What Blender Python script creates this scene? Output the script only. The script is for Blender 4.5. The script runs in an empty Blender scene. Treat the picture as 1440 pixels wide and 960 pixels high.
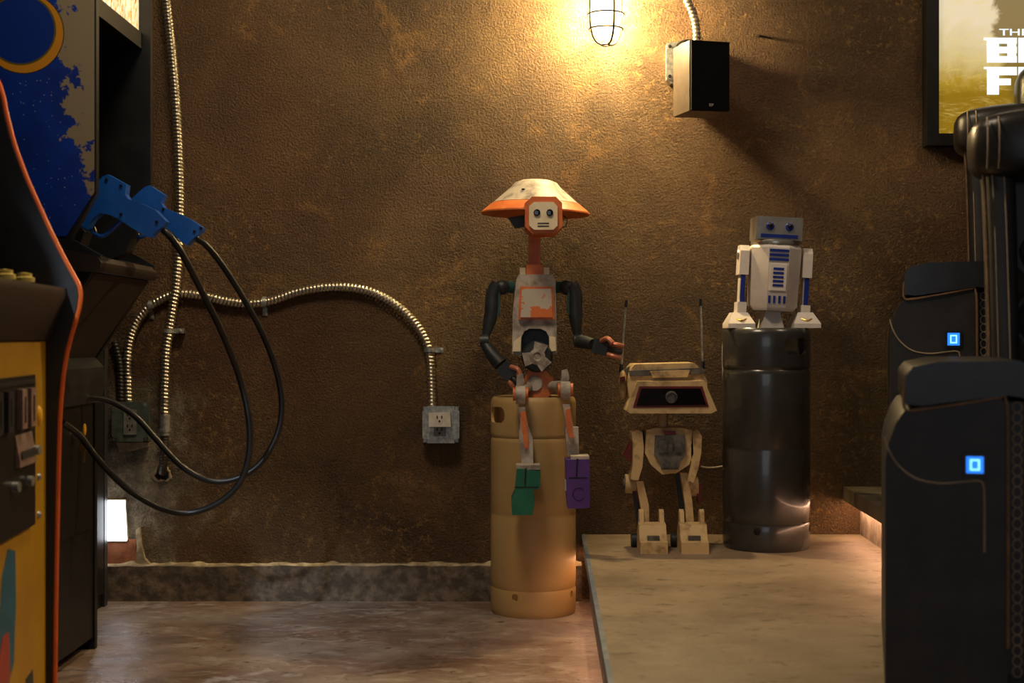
import bpy, bmesh, math, random
from mathutils import Vector, Matrix, noise
random.seed(7)
PI = math.pi
scene = bpy.context.scene
C = scene.collection
# ------------------------------------------------------------------ camera
F, D, CAMZ, HY = 2000.0, 4.107, 0.76, 472.0      # focal length in px (1440 wide), wall distance, eye height, horizon row
cam_d = bpy.data.cameras.new('camera')
cam = bpy.data.objects.new('camera', cam_d); C.objects.link(cam)
cam.location = (0, -D, CAMZ); cam.rotation_euler = (PI/2, 0, 0)
cam_d.sensor_width = 36; cam_d.lens = 36*F/1440
cam_d.shift_y = -(480-HY)/1440
cam_d.clip_start = 0.05
cam_d.dof.use_dof = True; cam_d.dof.focus_distance = 3.95; cam_d.dof.aperture_fstop = 4.5
scene.camera = cam
# ------------------------------------------------------------------ world, lights, exposure
w = bpy.data.worlds.new('world'); scene.world = w; w.use_nodes = True
w.node_tree.nodes['Background'].inputs[0].default_value = (0.75, 0.62, 0.5, 1)
w.node_tree.nodes['Background'].inputs[1].default_value = 0.07
def area(name, loc, target, size, power, col, sy=None):
    l = bpy.data.lights.new(name, 'AREA'); l.energy = power; l.color = col; l.size = size
    if sy: l.shape = 'RECTANGLE'; l.size_y = sy
    o = bpy.data.objects.new(name, l); C.objects.link(o); o.location = loc
    o.rotation_euler = (Vector(target)-Vector(loc)).to_track_quat('-Z', 'Y').to_euler()
    return o
area('projection_screen_glow', (-0.6, -7.5, 1.6), (0.5, 0, 0.6), 2.6, 17, (0.80, 0.89, 1.0), 1.5)
area('overhead_fill', (-0.35, -1.5, 2.75), (-0.25, -0.9, 0), 0.5, 25, (1.0, 0.80, 0.56))  # unseen soft overhead fill, added for the warm general light
area('overhead_fill_seats', (1.7, -1.3, 2.75), (1.2, -1.0, 0), 0.4, 8, (1.0, 0.74, 0.5))  # second unseen overhead fill, added on the seating side
sl = bpy.data.lights.new('cool_floor_fill', 'SPOT'); sl.energy = 420; sl.color = (0.74, 0.86, 1.0); sl.spot_size = math.radians(15); sl.spot_blend = 1; sl.shadow_soft_size = .06  # unseen cool spot added to throw the pale patch on the floor
so = bpy.data.objects.new('cool_floor_fill', sl); C.objects.link(so); so.location = (-1.0, -4.6, 2.5)
so.rotation_euler = (Vector((-.78, -.62, 0))-so.location).to_track_quat('-Z', 'Y').to_euler()
vs = scene.view_settings
vs.view_transform = 'Standard'; vs.look = 'None'; vs.gamma = 1; vs.use_curve_mapping = False
vs.exposure = 0.0
# ------------------------------------------------------------------ helpers
def P(x, y, d): return Vector(((x-720)/F*d, d-D, CAMZ-(y-HY)/F*d))
def srgb(*c):
    if len(c) == 1: c = tuple(int(c[0][i:i+2], 16) for i in (0, 2, 4))
    return tuple(((v/255+0.055)/1.055)**2.4 if v/255 > 0.04045 else v/255/12.92 for v in c)+(1,)
WM = {}
def thing(name, label, cat, loc=(0, 0, 0), rz=0, group=None, kind=None):
    o = bpy.data.objects.new(name, None); C.objects.link(o); o.empty_display_size = .05
    o.location = loc; o.rotation_euler = (0, 0, rz)
    WM[o.name] = Matrix.Translation(loc) @ Matrix.Rotation(rz, 4, 'Z')
    if label: o['label'] = label
    if cat: o['category'] = cat
    if group: o['group'] = group
    if kind: o['kind'] = kind
    return o
def obj(name, bm, m, parent=None, bevel=0, seg=2, local=False, ang=35, smooth=True, label=None, cat=None, group=None, kind=None, bang=30):
    if bevel:
        es = [e for e in bm.edges if len(e.link_faces) == 2 and e.calc_face_angle(0) > math.radians(bang)]
        if es: bmesh.ops.bevel(bm, geom=es, offset=bevel, segments=seg, profile=0.5, affect='EDGES', clamp_overlap=True)
    bmesh.ops.recalc_face_normals(bm, faces=bm.faces)
    me = bpy.data.meshes.new(name); bm.to_mesh(me); bm.free()
    o = bpy.data.objects.new(name, me); C.objects.link(o)
    if parent:
        if not local: me.transform(WM[parent.name].inverted())
        o.parent = parent; WM[o.name] = WM[parent.name]
    else:
        co = [v.co for v in me.vertices]
        lo = Vector((min(c.x for c in co), min(c.y for c in co), min(c.z for c in co)))
        hi = Vector((max(c.x for c in co), max(c.y for c in co), max(c.z for c in co)))
        loc = Vector(((lo.x+hi.x)/2, (lo.y+hi.y)/2, lo.z))
        if not kind == 'structure':
            me.transform(Matrix.Translation(-loc)); o.location = loc; WM[o.name] = Matrix.Translation(loc)
        else: WM[o.name] = Matrix.Identity(4)
    if smooth:
        for p in me.polygons: p.use_smooth = True
        me.set_sharp_from_angle(angle=math.radians(ang))
    me.materials.append(MAT[m] if isinstance(m, str) else m)
    if label: o['label'] = label
    if cat: o['category'] = cat
    if group: o['group'] = group
    if kind: o['kind'] = kind
    return o
def NB(): return bmesh.new()
def xf(vs_, M):
    if M is not None:
        for v in vs_: v.co = M @ v.co
def box(bm, lo, hi, M=None):
    x0, y0, z0 = lo; x1, y1, z1 = hi
    v = [bm.verts.new(c) for c in ((x0,y0,z0),(x1,y0,z0),(x1,y1,z0),(x0,y1,z0),(x0,y0,z1),(x1,y0,z1),(x1,y1,z1),(x0,y1,z1))]
    for f in ((3,2,1,0),(4,5,6,7),(0,1,5,4),(1,2,6,5),(2,3,7,6),(3,0,4,7)): bm.faces.new([v[i] for i in f])
    xf(v, M); return bm
def cbox(bm, c, s, M=None):
    T = Matrix.Translation(c)
    return box(bm, (-s[0]/2,-s[1]/2,-s[2]/2), (s[0]/2,s[1]/2,s[2]/2), T @ M if M is not None else T)
def prism(bm, poly, t0, t1, plane='xz', M=None):
    """polygon in a plane, extruded between t0 and t1 along the remaining axis"""
    def mk(a, b, t): return {'xz': (a, t, b), 'xy': (a, b, t), 'yz': (t, a, b)}[plane]
    A = [bm.verts.new(mk(a, b, t0)) for a, b in poly]; B = [bm.verts.new(mk(a, b, t1)) for a, b in poly]
    n = len(poly)
    bm.faces.new(A); bm.faces.new(B[::-1])
    for i in range(n): bm.faces.new((A[i], B[i], B[(i+1) % n], A[(i+1) % n]))
    xf(A+B, M); return bm
def pprism(bm, pts, d0, d1, dref=None):
    """front-view outline read at depth dref, made solid between depths d0 and d1"""
    dr = dref or d0
    poly = [((x-720)/F*dr, CAMZ-(y-HY)/F*dr) for x, y in pts]
    return prism(bm, poly, d0-D, d1-D)
def lathe(bm, prof, M=None, seg=48, a0=0):
    rings = []; vs_ = []
    for r, z in prof:
        if r < 1e-6: ring = [bm.verts.new((0, 0, z))]
        else: ring = [bm.verts.new((r*math.cos(2*PI*i/seg+a0), r*math.sin(2*PI*i/seg+a0), z)) for i in range(seg)]
        rings.append(ring); vs_ += ring
    for A, B in zip(rings, rings[1:]):
        for i in range(seg):
            j = (i+1) % seg
            if len(A) == 1 and len(B) == 1: continue
            if len(A) == 1: bm.faces.new((A[0], B[j], B[i]))
            elif len(B) == 1: bm.faces.new((A[i], A[j], B[0]))
            else: bm.faces.new((A[i], A[j], B[j], B[i]))
    for R_ in (rings[0], rings[-1]):
        if len(R_) > 2 and (prof[0] != prof[-1]): bm.faces.new(R_)
    if prof[0] == prof[-1]: bmesh.ops.remove_doubles(bm, verts=vs_, dist=1e-6)
    xf([v for v in vs_ if v.is_valid], M); return bm
def towards(a, b):
    a, b = Vector(a), Vector(b)
    return Matrix.Translation(a) @ (b-a).to_track_quat('Z', 'Y').to_matrix().to_4x4(), (b-a).length
def cyl(bm, a, b, r0, r1=None, seg=20):
    M, L = towards(a, b); r1 = r0 if r1 is None else r1
    return lathe(bm, [(0, 0), (r0, 0), (r1, L), (0, L)], M, seg)
def ball(bm, c, r, s=(1, 1, 1), seg=20):
    pr = [(r*math.sin(PI*i/12) if 0 < i < 12 else 0, -r*math.cos(PI*i/12)) for i in range(13)]
    return lathe(bm, pr, Matrix.Translation(c) @ Matrix.Diagonal((*s, 1)), seg)
def pill(bm, lo, hi, e=.4, nu=32, nv=16):
    """plump cushion: superellipsoid filling the box lo..hi"""
    c = [(a+b)/2 for a, b in zip(lo, hi)]; h = [(b-a)/2 for a, b in zip(lo, hi)]
    f = lambda t_, p: math.copysign(abs(t_)**p, t_)
    rings = []
    for j in range(nv+1):
        v = -PI/2+PI*j/nv
        if j in (0, nv): rings.append([bm.verts.new((c[0], c[1], c[2]+h[2]*(1 if j else -1)))]); continue
        cv, sv = f(math.cos(v), e), f(math.sin(v), e)
        rings.append([bm.verts.new((c[0]+h[0]*cv*f(math.cos(2*PI*i/nu), e), c[1]+h[1]*cv*f(math.sin(2*PI*i/nu), e), c[2]+h[2]*sv)) for i in range(nu)])
    for A, B in zip(rings, rings[1:]):
        for i in range(nu):
            k = (i+1) % nu
            if len(A) == 1: bm.faces.new((A[0], B[k], B[i]))
            elif len(B) == 1: bm.faces.new((A[i], A[k], B[0]))
            else: bm.faces.new((A[i], A[k], B[k], B[i]))
    return bm
def spline(pts, step):
    pts = [Vector(p) for p in pts]; q = [2*pts[0]-pts[1]]+pts+[2*pts[-1]-pts[-2]]; out = []
    for i in range(1, len(q)-2):
        a, b, c, d = q[i-1:i+3]; n = max(2, int((c-b).length/step))
        for k in range(n):
            t = k/n
            out.append(0.5*((2*b)+(c-a)*t+(2*a-5*b+4*c-d)*t*t+(3*b-a-3*c+d)*t**3))
    return out+[pts[-1]]
def tube(bm, pts, r, seg=10, helix=None, cap=True):
    """r: number or list; helix=(pitch, amplitude) gives the wound ribs of flexible metal conduit"""
    pts = [Vector(p) for p in pts]; n = len(pts); rings = []; s = 0
    T0 = (pts[1]-pts[0]).normalized(); N = T0.orthogonal().normalized()
    for i, p in enumerate(pts):
        T = (pts[min(i+1, n-1)]-pts[max(i-1, 0)]).normalized()
        N = (N-T*N.dot(T)).normalized(); B = T.cross(N)
        if i: s += (p-pts[i-1]).length
        rr = r[i] if isinstance(r, (list, tuple)) else r; ring = []
        for k in range(seg):
            a = 2*PI*k/seg; q = rr
            if helix:
                ph = (s/helix[0]+k/seg) % 1.0
                q = rr+helix[1]*(1-2*abs(math.sin(PI*ph))**0.6 if False else math.cos(2*PI*ph))
            ring.append(bm.verts.new(p+(N*math.cos(a)+B*math.sin(a))*q))
        rings.append(ring)
    for A, B_ in zip(rings, rings[1:]):
        for k in range(seg): bm.faces.new((A[k], A[(k+1) % seg], B_[(k+1) % seg], B_[k]))
    if cap: bm.faces.new(rings[0][::-1]); bm.faces.new(rings[-1])
    return bm
def cut(o, cutters):
    """carve holes (keg handles) out of a mesh"""
    tmp = []
    for bm in cutters:
        bmesh.ops.recalc_face_normals(bm, faces=bm.faces)
        me = bpy.data.meshes.new('cut'); bm.to_mesh(me); bm.free()
        c = bpy.data.objects.new('cut', me); C.objects.link(c); c.matrix_world = Matrix.Identity(4); tmp.append(c)
        md = o.modifiers.new('b', 'BOOLEAN'); md.object = c; md.operation = 'DIFFERENCE'; md.solver = 'EXACT'
    bpy.context.view_layer.update()
    ev = o.evaluated_get(bpy.context.evaluated_depsgraph_get())
    me = bpy.data.meshes.new_from_object(ev); o.modifiers.clear(); o.data = me
    for p in me.polygons: p.use_smooth = True
    me.set_sharp_from_angle(angle=math.radians(30))
    for c in tmp: m_ = c.data; bpy.data.objects.remove(c); bpy.data.meshes.remove(m_)
def text_mesh(s, size, offs=0, depth=.0008):
    cu = bpy.data.curves.new('t', 'FONT'); cu.body = s; cu.size = size; cu.offset = offs; cu.extrude = depth
    o = bpy.data.objects.new('t', cu); C.objects.link(o); bpy.context.view_layer.update()
    me = bpy.data.meshes.new_from_object(o.evaluated_get(bpy.context.evaluated_depsgraph_get()))
    bpy.data.objects.remove(o); bpy.data.curves.remove(cu)
    bm = bmesh.new(); bm.from_mesh(me); bpy.data.meshes.remove(me)
    return bm
# ------------------------------------------------------------------ materials
MAT = {}
class NT:
    def __init__(s, name):
        m = bpy.data.materials.new(name); m.use_nodes = True; s.m = m; s.t = m.node_tree; s.n = s.t.nodes
        s.b = s.n['Principled BSDF']; MAT[name] = m
    def new(s, typ, **kw):
        nd = s.n.new(typ)
        for k, v in kw.items():
            if k.startswith('i_'):
                nd.inputs[k[2:].replace('_', ' ')].default_value = v
            else: setattr(nd, k, v)
        return nd
    def link(s, a, b): s.t.links.new(a, b)
    def coord(s, scale=(1, 1, 1), loc=(0, 0, 0), space='Object'):
        tc = s.new('ShaderNodeTexCoord'); mp = s.new('ShaderNodeMapping')
        mp.inputs['Scale'].default_value = scale; mp.inputs['Location'].default_value = loc
        s.link(tc.outputs[space], mp.inputs[0]); return mp.outputs[0]
    def noise(s, co, scale, detail=4, rough=.6, dist=0):
        n = s.new('ShaderNodeTexNoise'); n.inputs['Scale'].default_value = scale
        n.inputs['Detail'].default_value = detail; n.inputs['Roughness'].default_value = rough; n.inputs['Distortion'].default_value = dist
        s.link(co, n.inputs['Vector']); return n.outputs['Fac']
    def ramp(s, fac, stops):
        r = s.new('ShaderNodeValToRGB'); e = r.color_ramp.elements
        while len(e) < len(stops): e.new(0.5)
        for el, (p, c) in zip(e, stops): el.position = p; el.color = c if len(c) == 4 else (*c, 1)
        s.link(fac, r.inputs[0]); return r.outputs[0]
    def math(s, op, a, b=None, clamp=False):
        n = s.new('ShaderNodeMath', operation=op); n.use_clamp = clamp
        for i, v in enumerate((a, b)):
            if v is None: continue
            if isinstance(v, (int, float)): n.inputs[i].default_value = v
            else: s.link(v, n.inputs[i])
        return n.outputs[0]
    def mix(s, fac, a, b):
        n = s.new('ShaderNodeMix', data_type='RGBA')
        for i, v in ((0, fac), (6, a), (7, b)):
            if isinstance(v, (int, float)): n.inputs[i].default_value = v
            elif isinstance(v, tuple): n.inputs[i].default_value = v
            else: s.link(v, n.inputs[i])
        return n.outputs[2]
    def col(s, c): s.link(c, s.b.inputs['Base Color'])
    def bump(s, h, strength=.3, dist=.01):
        b = s.new('ShaderNodeBump'); b.inputs['Strength'].default_value = strength; b.inputs['Distance'].default_value = dist
        s.link(h, b.inputs['Height']); s.link(b.outputs[0], s.b.inputs['Normal']); return b
    def set(s, rough=.5, metal=0, spec=.5, coat=0):
        s.b.inputs['Roughness'].default_value = rough; s.b.inputs['Metallic'].default_value = metal
        s.b.inputs['Specular IOR Level'].default_value = spec; s.b.inputs['Coat Weight'].default_value = coat
        return s
    def sep(s, co):
        n = s.new('ShaderNodeSeparateXYZ'); s.link(co, n.inputs[0]); return n.outputs
def simple(name, c1, c2=None, rough=.5, metal=0, nscale=30, bump=0, bscale=200, spec=.5, coat=0, lo=.42, hi=.62, space='Object'):
    t = NT(name).set(rough, metal, spec, coat); co = t.coord(space=space)
    t.col(t.ramp(t.noise(co, nscale), [(lo, c1), (hi, c2 or c1)]))
    if bump: t.bump(t.noise(co, bscale, 3), bump, .004)
    return t
def emit(name, col, s):
    t = NT(name); co = t.coord(); t.set(.4)
    t.b.inputs['Base Color'].default_value = col
    t.b.inputs['Emission Color'].default_value = col; t.b.inputs['Emission Strength'].default_value = s
    return t
# brown troweled wall
t = NT('stucco').set(.78, 0, .4); co = t.coord()
base = t.ramp(t.noise(co, 2.2, 6, .65, .4), [(.32, srgb(70, 52, 32)), (.5, srgb(100, 76, 48)), (.7, srgb(126, 99, 63))])
rus = t.ramp(t.noise(t.coord(loc=(5, 0, 3)), 1.3, 5, .6), [(.5, (0, 0, 0)), (.68, (1, 1, 1))])
base = t.mix(t.math('MULTIPLY', rus, .55), base, srgb(112, 74, 52))
ochre = t.ramp(t.noise(t.coord(loc=(1, 4, 7)), 5.5, 8, .72, .6), [(.57, (0, 0, 0)), (.70, (1, 1, 1))])
base = t.mix(t.math('MULTIPLY', ochre, .6), base, srgb(172, 128, 72))
fleck = t.ramp(t.noise(co, 95, 3, .7), [(.62, (0, 0, 0)), (.74, (1, 1, 1))])
pit = t.ramp(t.noise(t.coord(loc=(9, 2, 4)), 130, 3, .7), [(.30, (.45,)*3), (.56, (1, 1, 1))])
base = t.mix(t.math('MULTIPLY', fleck, .35), base, srgb(196, 160, 106))
scm = t.ramp(t.noise(t.coord(loc=(3, 8, 2)), 3.2, 4, .6), [(.47, (0, 0, 0)), (.62, (1, 1, 1))])
scs = t.ramp(t.noise(co, 42, 6, .75, .5), [(.53, (0, 0, 0)), (.63, (1, 1, 1))])
base = t.mix(t.math('MULTIPLY', t.math('MULTIPLY', scm, scs), .6), base, srgb(176, 138, 80))
# bare grey plaster low on the wall around the electrical box, with its own ragged edge
sx, sy_, sz = t.sep(co)
nz = t.noise(co, 7, 5, .6)
inx = t.math('SUBTRACT', t.math('MULTIPLY', t.math('SUBTRACT', -0.94, sx), 9.0), t.math('MULTIPLY', t.math('SUBTRACT', nz, .5), -5))
inz = t.math('MULTIPLY', t.math('SUBTRACT', .60, sz), 9.0)
pat = t.math('MULTIPLY', t.math('ADD', inx, .5, True), t.math('ADD', inz, .5, True))
plast = t.ramp(t.noise(co, 14, 6, .7), [(.35, srgb(74, 64, 50)), (.52, srgb(128, 114, 92)), (.7, srgb(182, 166, 136))])
base = t.mix(pat, base, plast)
mulp = t.new('ShaderNodeMix', data_type='RGBA', blend_type='MULTIPLY'); mulp.inputs[0].default_value = .8; t.link(base, mulp.inputs[6]); t.link(pit, mulp.inputs[7])
t.col(mulp.outputs[2])
h1 = t.noise(co, 150, 3, .7); h2 = t.noise(co, 28, 4, .6); h3 = t.noise(co, 5, 3)
hh = t.math('ADD', t.math('ADD', t.math('MULTIPLY', h1, 1.0), t.math('MULTIPLY', h2, .4)), t.math('MULTIPLY', h3, 1.0))
t.bump(hh, 1.0, .014)
# concrete floors
def concrete(name, a, b, c, rough, blot, dark, amt):
    t = NT(name).set(rough, 0, .5); co = t.coord((1, 1.1, 1))
    cl = t.ramp(t.noise(co, 3.2, 9, .68, .9), [(.34, a), (.5, b), (.66, c)])
    gr = t.ramp(t.noise(t.coord((1, 1.5, 1), (2, 7, 0)), 1.7, 6, .6), [(.4, (0, 0, 0)), (.62, (1, 1, 1))])
    cl = t.mix(t.math('MULTIPLY', gr, .45), cl, blot)
    st = t.ramp(t.noise(t.coord((1.3, 2.2, 1)), 7, 9, .75, 1.6), [(.52, (0, 0, 0)), (.62, (1, 1, 1))])
    cl = t.mix(t.math('MULTIPLY', st, amt), cl, blot)
    dk = t.ramp(t.noise(t.coord((1.2, 1.6, 1), (3, 1, 0)), 20, 4, .65), [(.60, (0, 0, 0)), (.66, (1, 1, 1))])
    cl = t.mix(t.math('MULTIPLY', dk, .75), cl, dark)
    sm = t.ramp(t.noise(t.coord((1, 1.2, 1), (8, 3, 0)), 4, 7, .6), [(.52, (0, 0, 0)), (.72, (1, 1, 1))])
    cl = t.mix(t.math('MULTIPLY', sm, .5), cl, dark)
    t.col(cl); t.bump(t.noise(co, 40, 6, .7), .3, .008)
    rr = t.ramp(t.noise(co, 5, 6, .7), [(.35, (rough-.16,)*3), (.68, (rough+.2,)*3)]); t.link(rr, t.b.inputs['Roughness'])
concrete('floor_concrete', srgb(84, 66, 56), srgb(116, 92, 78), srgb(138, 114, 98), .40, srgb(176, 168, 160), srgb(74, 54, 44), .6)
concrete('platform_concrete', srgb(104, 88, 68), srgb(126, 107, 85), srgb(142, 122, 99), .6, srgb(156, 140, 118), srgb(84, 68, 50), .3)
simple('curb', srgb(76, 66, 55), srgb(120, 104, 86), .85, 0, 26, .9, 45)
simple('plaster', srgb(136, 120, 92), srgb(186, 168, 134), .9, 0, 30, .6, 80)
simple('riser_face', srgb(140, 126, 108), srgb(176, 160, 138), .85, 0, 20, .6, 50)
simple('slab', srgb(70, 62, 50), srgb(104, 94, 78), .6, 0, 9, .4, 60)
simple('old_board', srgb(128, 70, 40), srgb(170, 106, 64), .75, 0, 14, .4, 40)
simple('edge_strip', srgb(92, 106, 126), srgb(124, 132, 142), .5, .2, 20)
simple('galvanised', srgb(140, 142, 136), srgb(176, 176, 166), .42, .6, 90)
simple('steel_flex', srgb(176, 166, 146), srgb(206, 196, 172), .3, .95, 80)
simple('dark_flex', srgb(70, 66, 60), srgb(96, 92, 84), .4, .7, 80)
simple('hole_shade', srgb(8, 7, 6), srgb(14, 11, 9), .9, 0, 30)
simple('cable_black', srgb(20, 19, 18), srgb(30, 28, 26), .38, 0, 40)
simple('outlet_white', srgb(206, 198, 180), srgb(222, 214, 198), .45, 0, 40)
simple('outlet_grey', srgb(108, 108, 100), srgb(126, 124, 116), .45, 0, 40)
simple('slot', srgb(12, 10, 8), srgb(16, 14, 12), .8)
simple('keg_tan', srgb(172, 140, 88), srgb(180, 148, 96), .5, 0, 6, .03, 90, .5)
simple('keg_dark', srgb(50, 49, 48), srgb(58, 57, 55), .26, .0, 8, .05, 14, .5, .25)
simple('cab_black', srgb(14, 14, 15), srgb(22, 22, 23), .42, 0, 20)
simple('cab_brown', srgb(38, 28, 24), srgb(48, 36, 30), .42, 0, 20)
simple('cab_grey', srgb(50, 52, 56), srgb(62, 64, 68), .35, .3, 20)
simple('cab_yellow', srgb(176, 132, 12), srgb(190, 146, 18), .45, 0, 8)
simple('tmold', srgb(214, 92, 30), srgb(226, 104, 36), .35, 0, 20)
simple('gun_blue', srgb(22, 82, 168), srgb(28, 92, 182), .3, 0, 20, 0)
simple('screw_dark', srgb(20, 22, 26), srgb(30, 30, 34), .5, .5)
simple('btn_yellow', srgb(196, 176, 92), srgb(206, 188, 104), .35)
simple('btn_red', srgb(170, 40, 28), srgb(184, 52, 36), .35)
simple('brass', srgb(206, 164, 70), srgb(220, 180, 90), .3, .9)
simple('tag_yellow', srgb(226, 166, 24), srgb(236, 178, 32), .5)
simple('coin_pink', srgb(128, 104, 94), srgb(146, 120, 110), .5)
simple('leather', srgb(35, 32, 30), srgb(47, 43, 40), .5, 0, 14, .12, 260, .5)
simple('leather_pad', srgb(26, 24, 24), srgb(36, 34, 33), .34, 0, 14, .1, 260, .5)
simple('stitch', srgb(150, 132, 108), srgb(170, 150, 124), .7)
simple('piping', srgb(110, 82, 56), srgb(140, 106, 76), .6)
simple('frame_black', srgb(14, 13, 12), srgb(20, 18, 17), .4)
simple('speaker_side', srgb(70, 58, 46), srgb(84, 70, 56), .5, 0, 20)
simple('speaker_grille', srgb(7, 7, 7), srgb(11, 10, 10), .9, 0, 300, .3, 900, .1)
simple('silver_print', srgb(170, 166, 156), srgb(180, 176, 166), .4, .5)
simple('cage_metal', srgb(34, 25, 18), srgb(46, 35, 26), .6, .2, 60)
simple('wire_white', srgb(200, 190, 170), srgb(210, 200, 184), .5)
# robot paints
simple('bot_white', srgb(116, 106, 96), srgb(182, 172, 158), .55, 0, 24, .1, 120, lo=.34, hi=.56)
simple('bot_cream', srgb(226, 208, 170), srgb(238, 222, 188), .5, 0, 20)
simple('bot_orange', srgb(196, 100, 46), srgb(216, 120, 58), .48, 0, 20, .08, 90)
simple('bot_flaked', srgb(190, 180, 164), srgb(212, 112, 50), .5, 0, 34, .12, 60, lo=.535, hi=.55)
MAT['bot_flaked'].node_tree.nodes['Noise Texture'].inputs['Scale'].default_value = 15
simple('bot_dark', srgb(28, 32, 34), srgb(42, 48, 50), .48, 0, 24, .1, 90)
simple('bot_teal', srgb(26, 66, 62), srgb(34, 76, 70), .5, 0, 24)
simple('bot_copper', srgb(172, 104, 78), srgb(198, 126, 96), .4, .3, 30)
simple('bot_green', srgb(10, 92, 66), srgb(16, 102, 74), .45, 0, 16)
simple('bot_purple', srgb(74, 40, 116), srgb(84, 48, 126), .45, 0, 16)
simple('bot_mark', srgb(50, 28, 84), srgb(56, 32, 92), .5)
simple('bot_black', srgb(12, 10, 10), srgb(20, 17, 16), .25)
simple('relic_cream', srgb(132, 106, 68), srgb(200, 172, 124), .58, 0, 26, .2, 80, lo=.3, hi=.5)
simple('relic_grey', srgb(70, 68, 64), srgb(104, 100, 92), .5, .2, 40, .2, 80)
simple('relic_red', srgb(92, 18, 18), srgb(112, 26, 24), .5, 0, 30)
simple('toy_white', srgb(220, 210, 200), srgb(232, 222, 212), .35, 0, 20)
simple('toy_silver', srgb(176, 170, 160), srgb(192, 186, 176), .28, .75, 20)
simple('toy_blue', srgb(26, 44, 128), srgb(32, 52, 142), .3, 0, 20)
simple('lens', srgb(10, 9, 9), srgb(18, 15, 15), .08, 0, 20)
# lamps and lit faces
t = NT('lamp_glass'); em = t.new('ShaderNodeEmission'); em.inputs[0].default_value = (1, .80, .50, 1); em.inputs[1].default_value = 7
co = t.coord(); tr = t.new('ShaderNodeBsdfTransparent'); mx = t.new('ShaderNodeMixShader'); t.link(t.ramp(t.noise(co, 40), [(0, (.62,)*3), (1, (.66,)*3)]), mx.inputs[0])
t.link(em.outputs[0], mx.inputs[1]); t.link(tr.outputs[0], mx.inputs[2]); t.link(mx.outputs[0], t.n['Material Output'].inputs[0])
emit('led_warm', (1.0, .52, .28, 1), 12)
emit('led_step', (1.0, .56, .34, 1), 26)
emit('plate_lit', (.88, .92, 1, 1), 6)
emit('switch_lit', (.02, .2, .9, 1), 1.3)
emit('switch_icon', (.25, .7, 1, 1), 1.8)
emit('poster_text', (.78, .88, .98, 1), 1.0)
# backlit poster art: dusty cream cloud over ochre ground (no figure)
t = NT('poster_art').set(.3); co = t.coord(); x, y, z = t.sep(co)
n1 = t.noise(co, 6, 6, .65, 1.0); n2 = t.noise(t.coord((1, 1, 3)), 12, 6, .7, 2)
g = t.math('ADD', t.math('MULTIPLY', t.math('SUBTRACT', z, .14), 4.5), t.math('SUBTRACT', n1, .5))
c = t.ramp(g, [(0, srgb(128, 100, 18)), (.25, srgb(156, 128, 40)), (.5, srgb(186, 168, 112)), (1, srgb(206, 194, 164))])
c = t.mix(t.math('MULTIPLY', t.ramp(n2, [(.5, (0, 0, 0)), (.75, (1, 1, 1))]), .5), c, srgb(206, 186, 110))
dkx = t.ramp(t.math('ADD', t.math('ADD', t.math('MULTIPLY', t.math('SUBTRACT', x, -.145), 14), t.math('MULTIPLY', t.math('SUBTRACT', z, .3), 2)), t.math('MULTIPLY', t.math('SUBTRACT', n1, .5), 2)), [(.35, (0, 0, 0)), (.6, (1, 1, 1))])
c = t.mix(t.math('MULTIPLY', dkx, .85), c, srgb(104, 84, 30))
t.col(c); t.link(c, t.b.inputs['Emission Color']); t.b.inputs['Emission Strength'].default_value = 1.0
# lit arcade marquee
t = NT('marquee_lit').set(.3); co = t.coord((1, 3, 1))
c = t.ramp(t.noise(co, 16, 5, .7, 2), [(.3, srgb(40, 24, 40)), (.42, srgb(206, 150, 40)), (.52, srgb(255, 246, 216)), (.62, srgb(60, 130, 70)), (.72, srgb(255, 240, 190))])
t.col(c); t.link(c, t.b.inputs['Emission Color']); t.b.inputs['Emission Strength'].default_value = .9
# printed side panel: ragged deep-blue star field with an orange ring on bare beige board
t = NT('side_print').set(.42); co = t.coord(); x, y, z = t.sep(co)
nn = t.noise(co, 30, 5, .65); n0 = t.noise(co, 5, 3)
edge = t.math('ADD', t.math('SUBTRACT', -.945, x), t.math('ADD', t.math('MULTIPLY', t.math('SUBTRACT', nn, .5), .30), t.math('MULTIPLY', t.math('SUBTRACT', n0, .5), .26)))
low = t.math('MULTIPLY', t.math('SUBTRACT', 1.42, z), .22)
edge = t.math('ADD', edge, low)
mask = t.math('GREATER_THAN', edge, .0)
blue = t.ramp(t.noise(co, 14, 3), [(.3, srgb(0, 40, 128)), (.7, srgb(2, 54, 160))])
vo = t.new('ShaderNodeTexVoronoi'); vo.inputs['Scale'].default_value = 90; t.link(co, vo.inputs['Vector'])
star = t.math('LESS_THAN', vo.outputs['Distance'], .09)
blue = t.mix(t.math('MULTIPLY', star, .8), blue, srgb(190, 200, 220))
c = t.mix(mask, srgb(146, 132, 104), blue)
dx = t.math('SUBTRACT', x, -1.030); dz = t.math('SUBTRACT', z, 1.398)
rr = t.math('SQRT', t.math('ADD', t.math('MULTIPLY', dx, dx), t.math('MULTIPLY', dz, dz)))
dx2 = t.math('SUBTRACT', x, -1.036); dz2 = t.math('SUBTRACT', z, 1.405)
r2 = t.math('SQRT', t.math('ADD', t.math('MULTIPLY', dx2, dx2), t.math('MULTIPLY', dz2, dz2)))
c = t.mix(t.math('LESS_THAN', rr, .086), c, srgb(40, 24, 10))
c = t.mix(t.math('LESS_THAN', rr, .084), c, srgb(206, 140, 26))
c = t.mix(t.math('LESS_THAN', r2, .075), c, srgb(96, 84, 20))
c = t.mix(t.math('LESS_THAN', r2, .071), c, srgb(0, 44, 134))
t.col(c)
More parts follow.
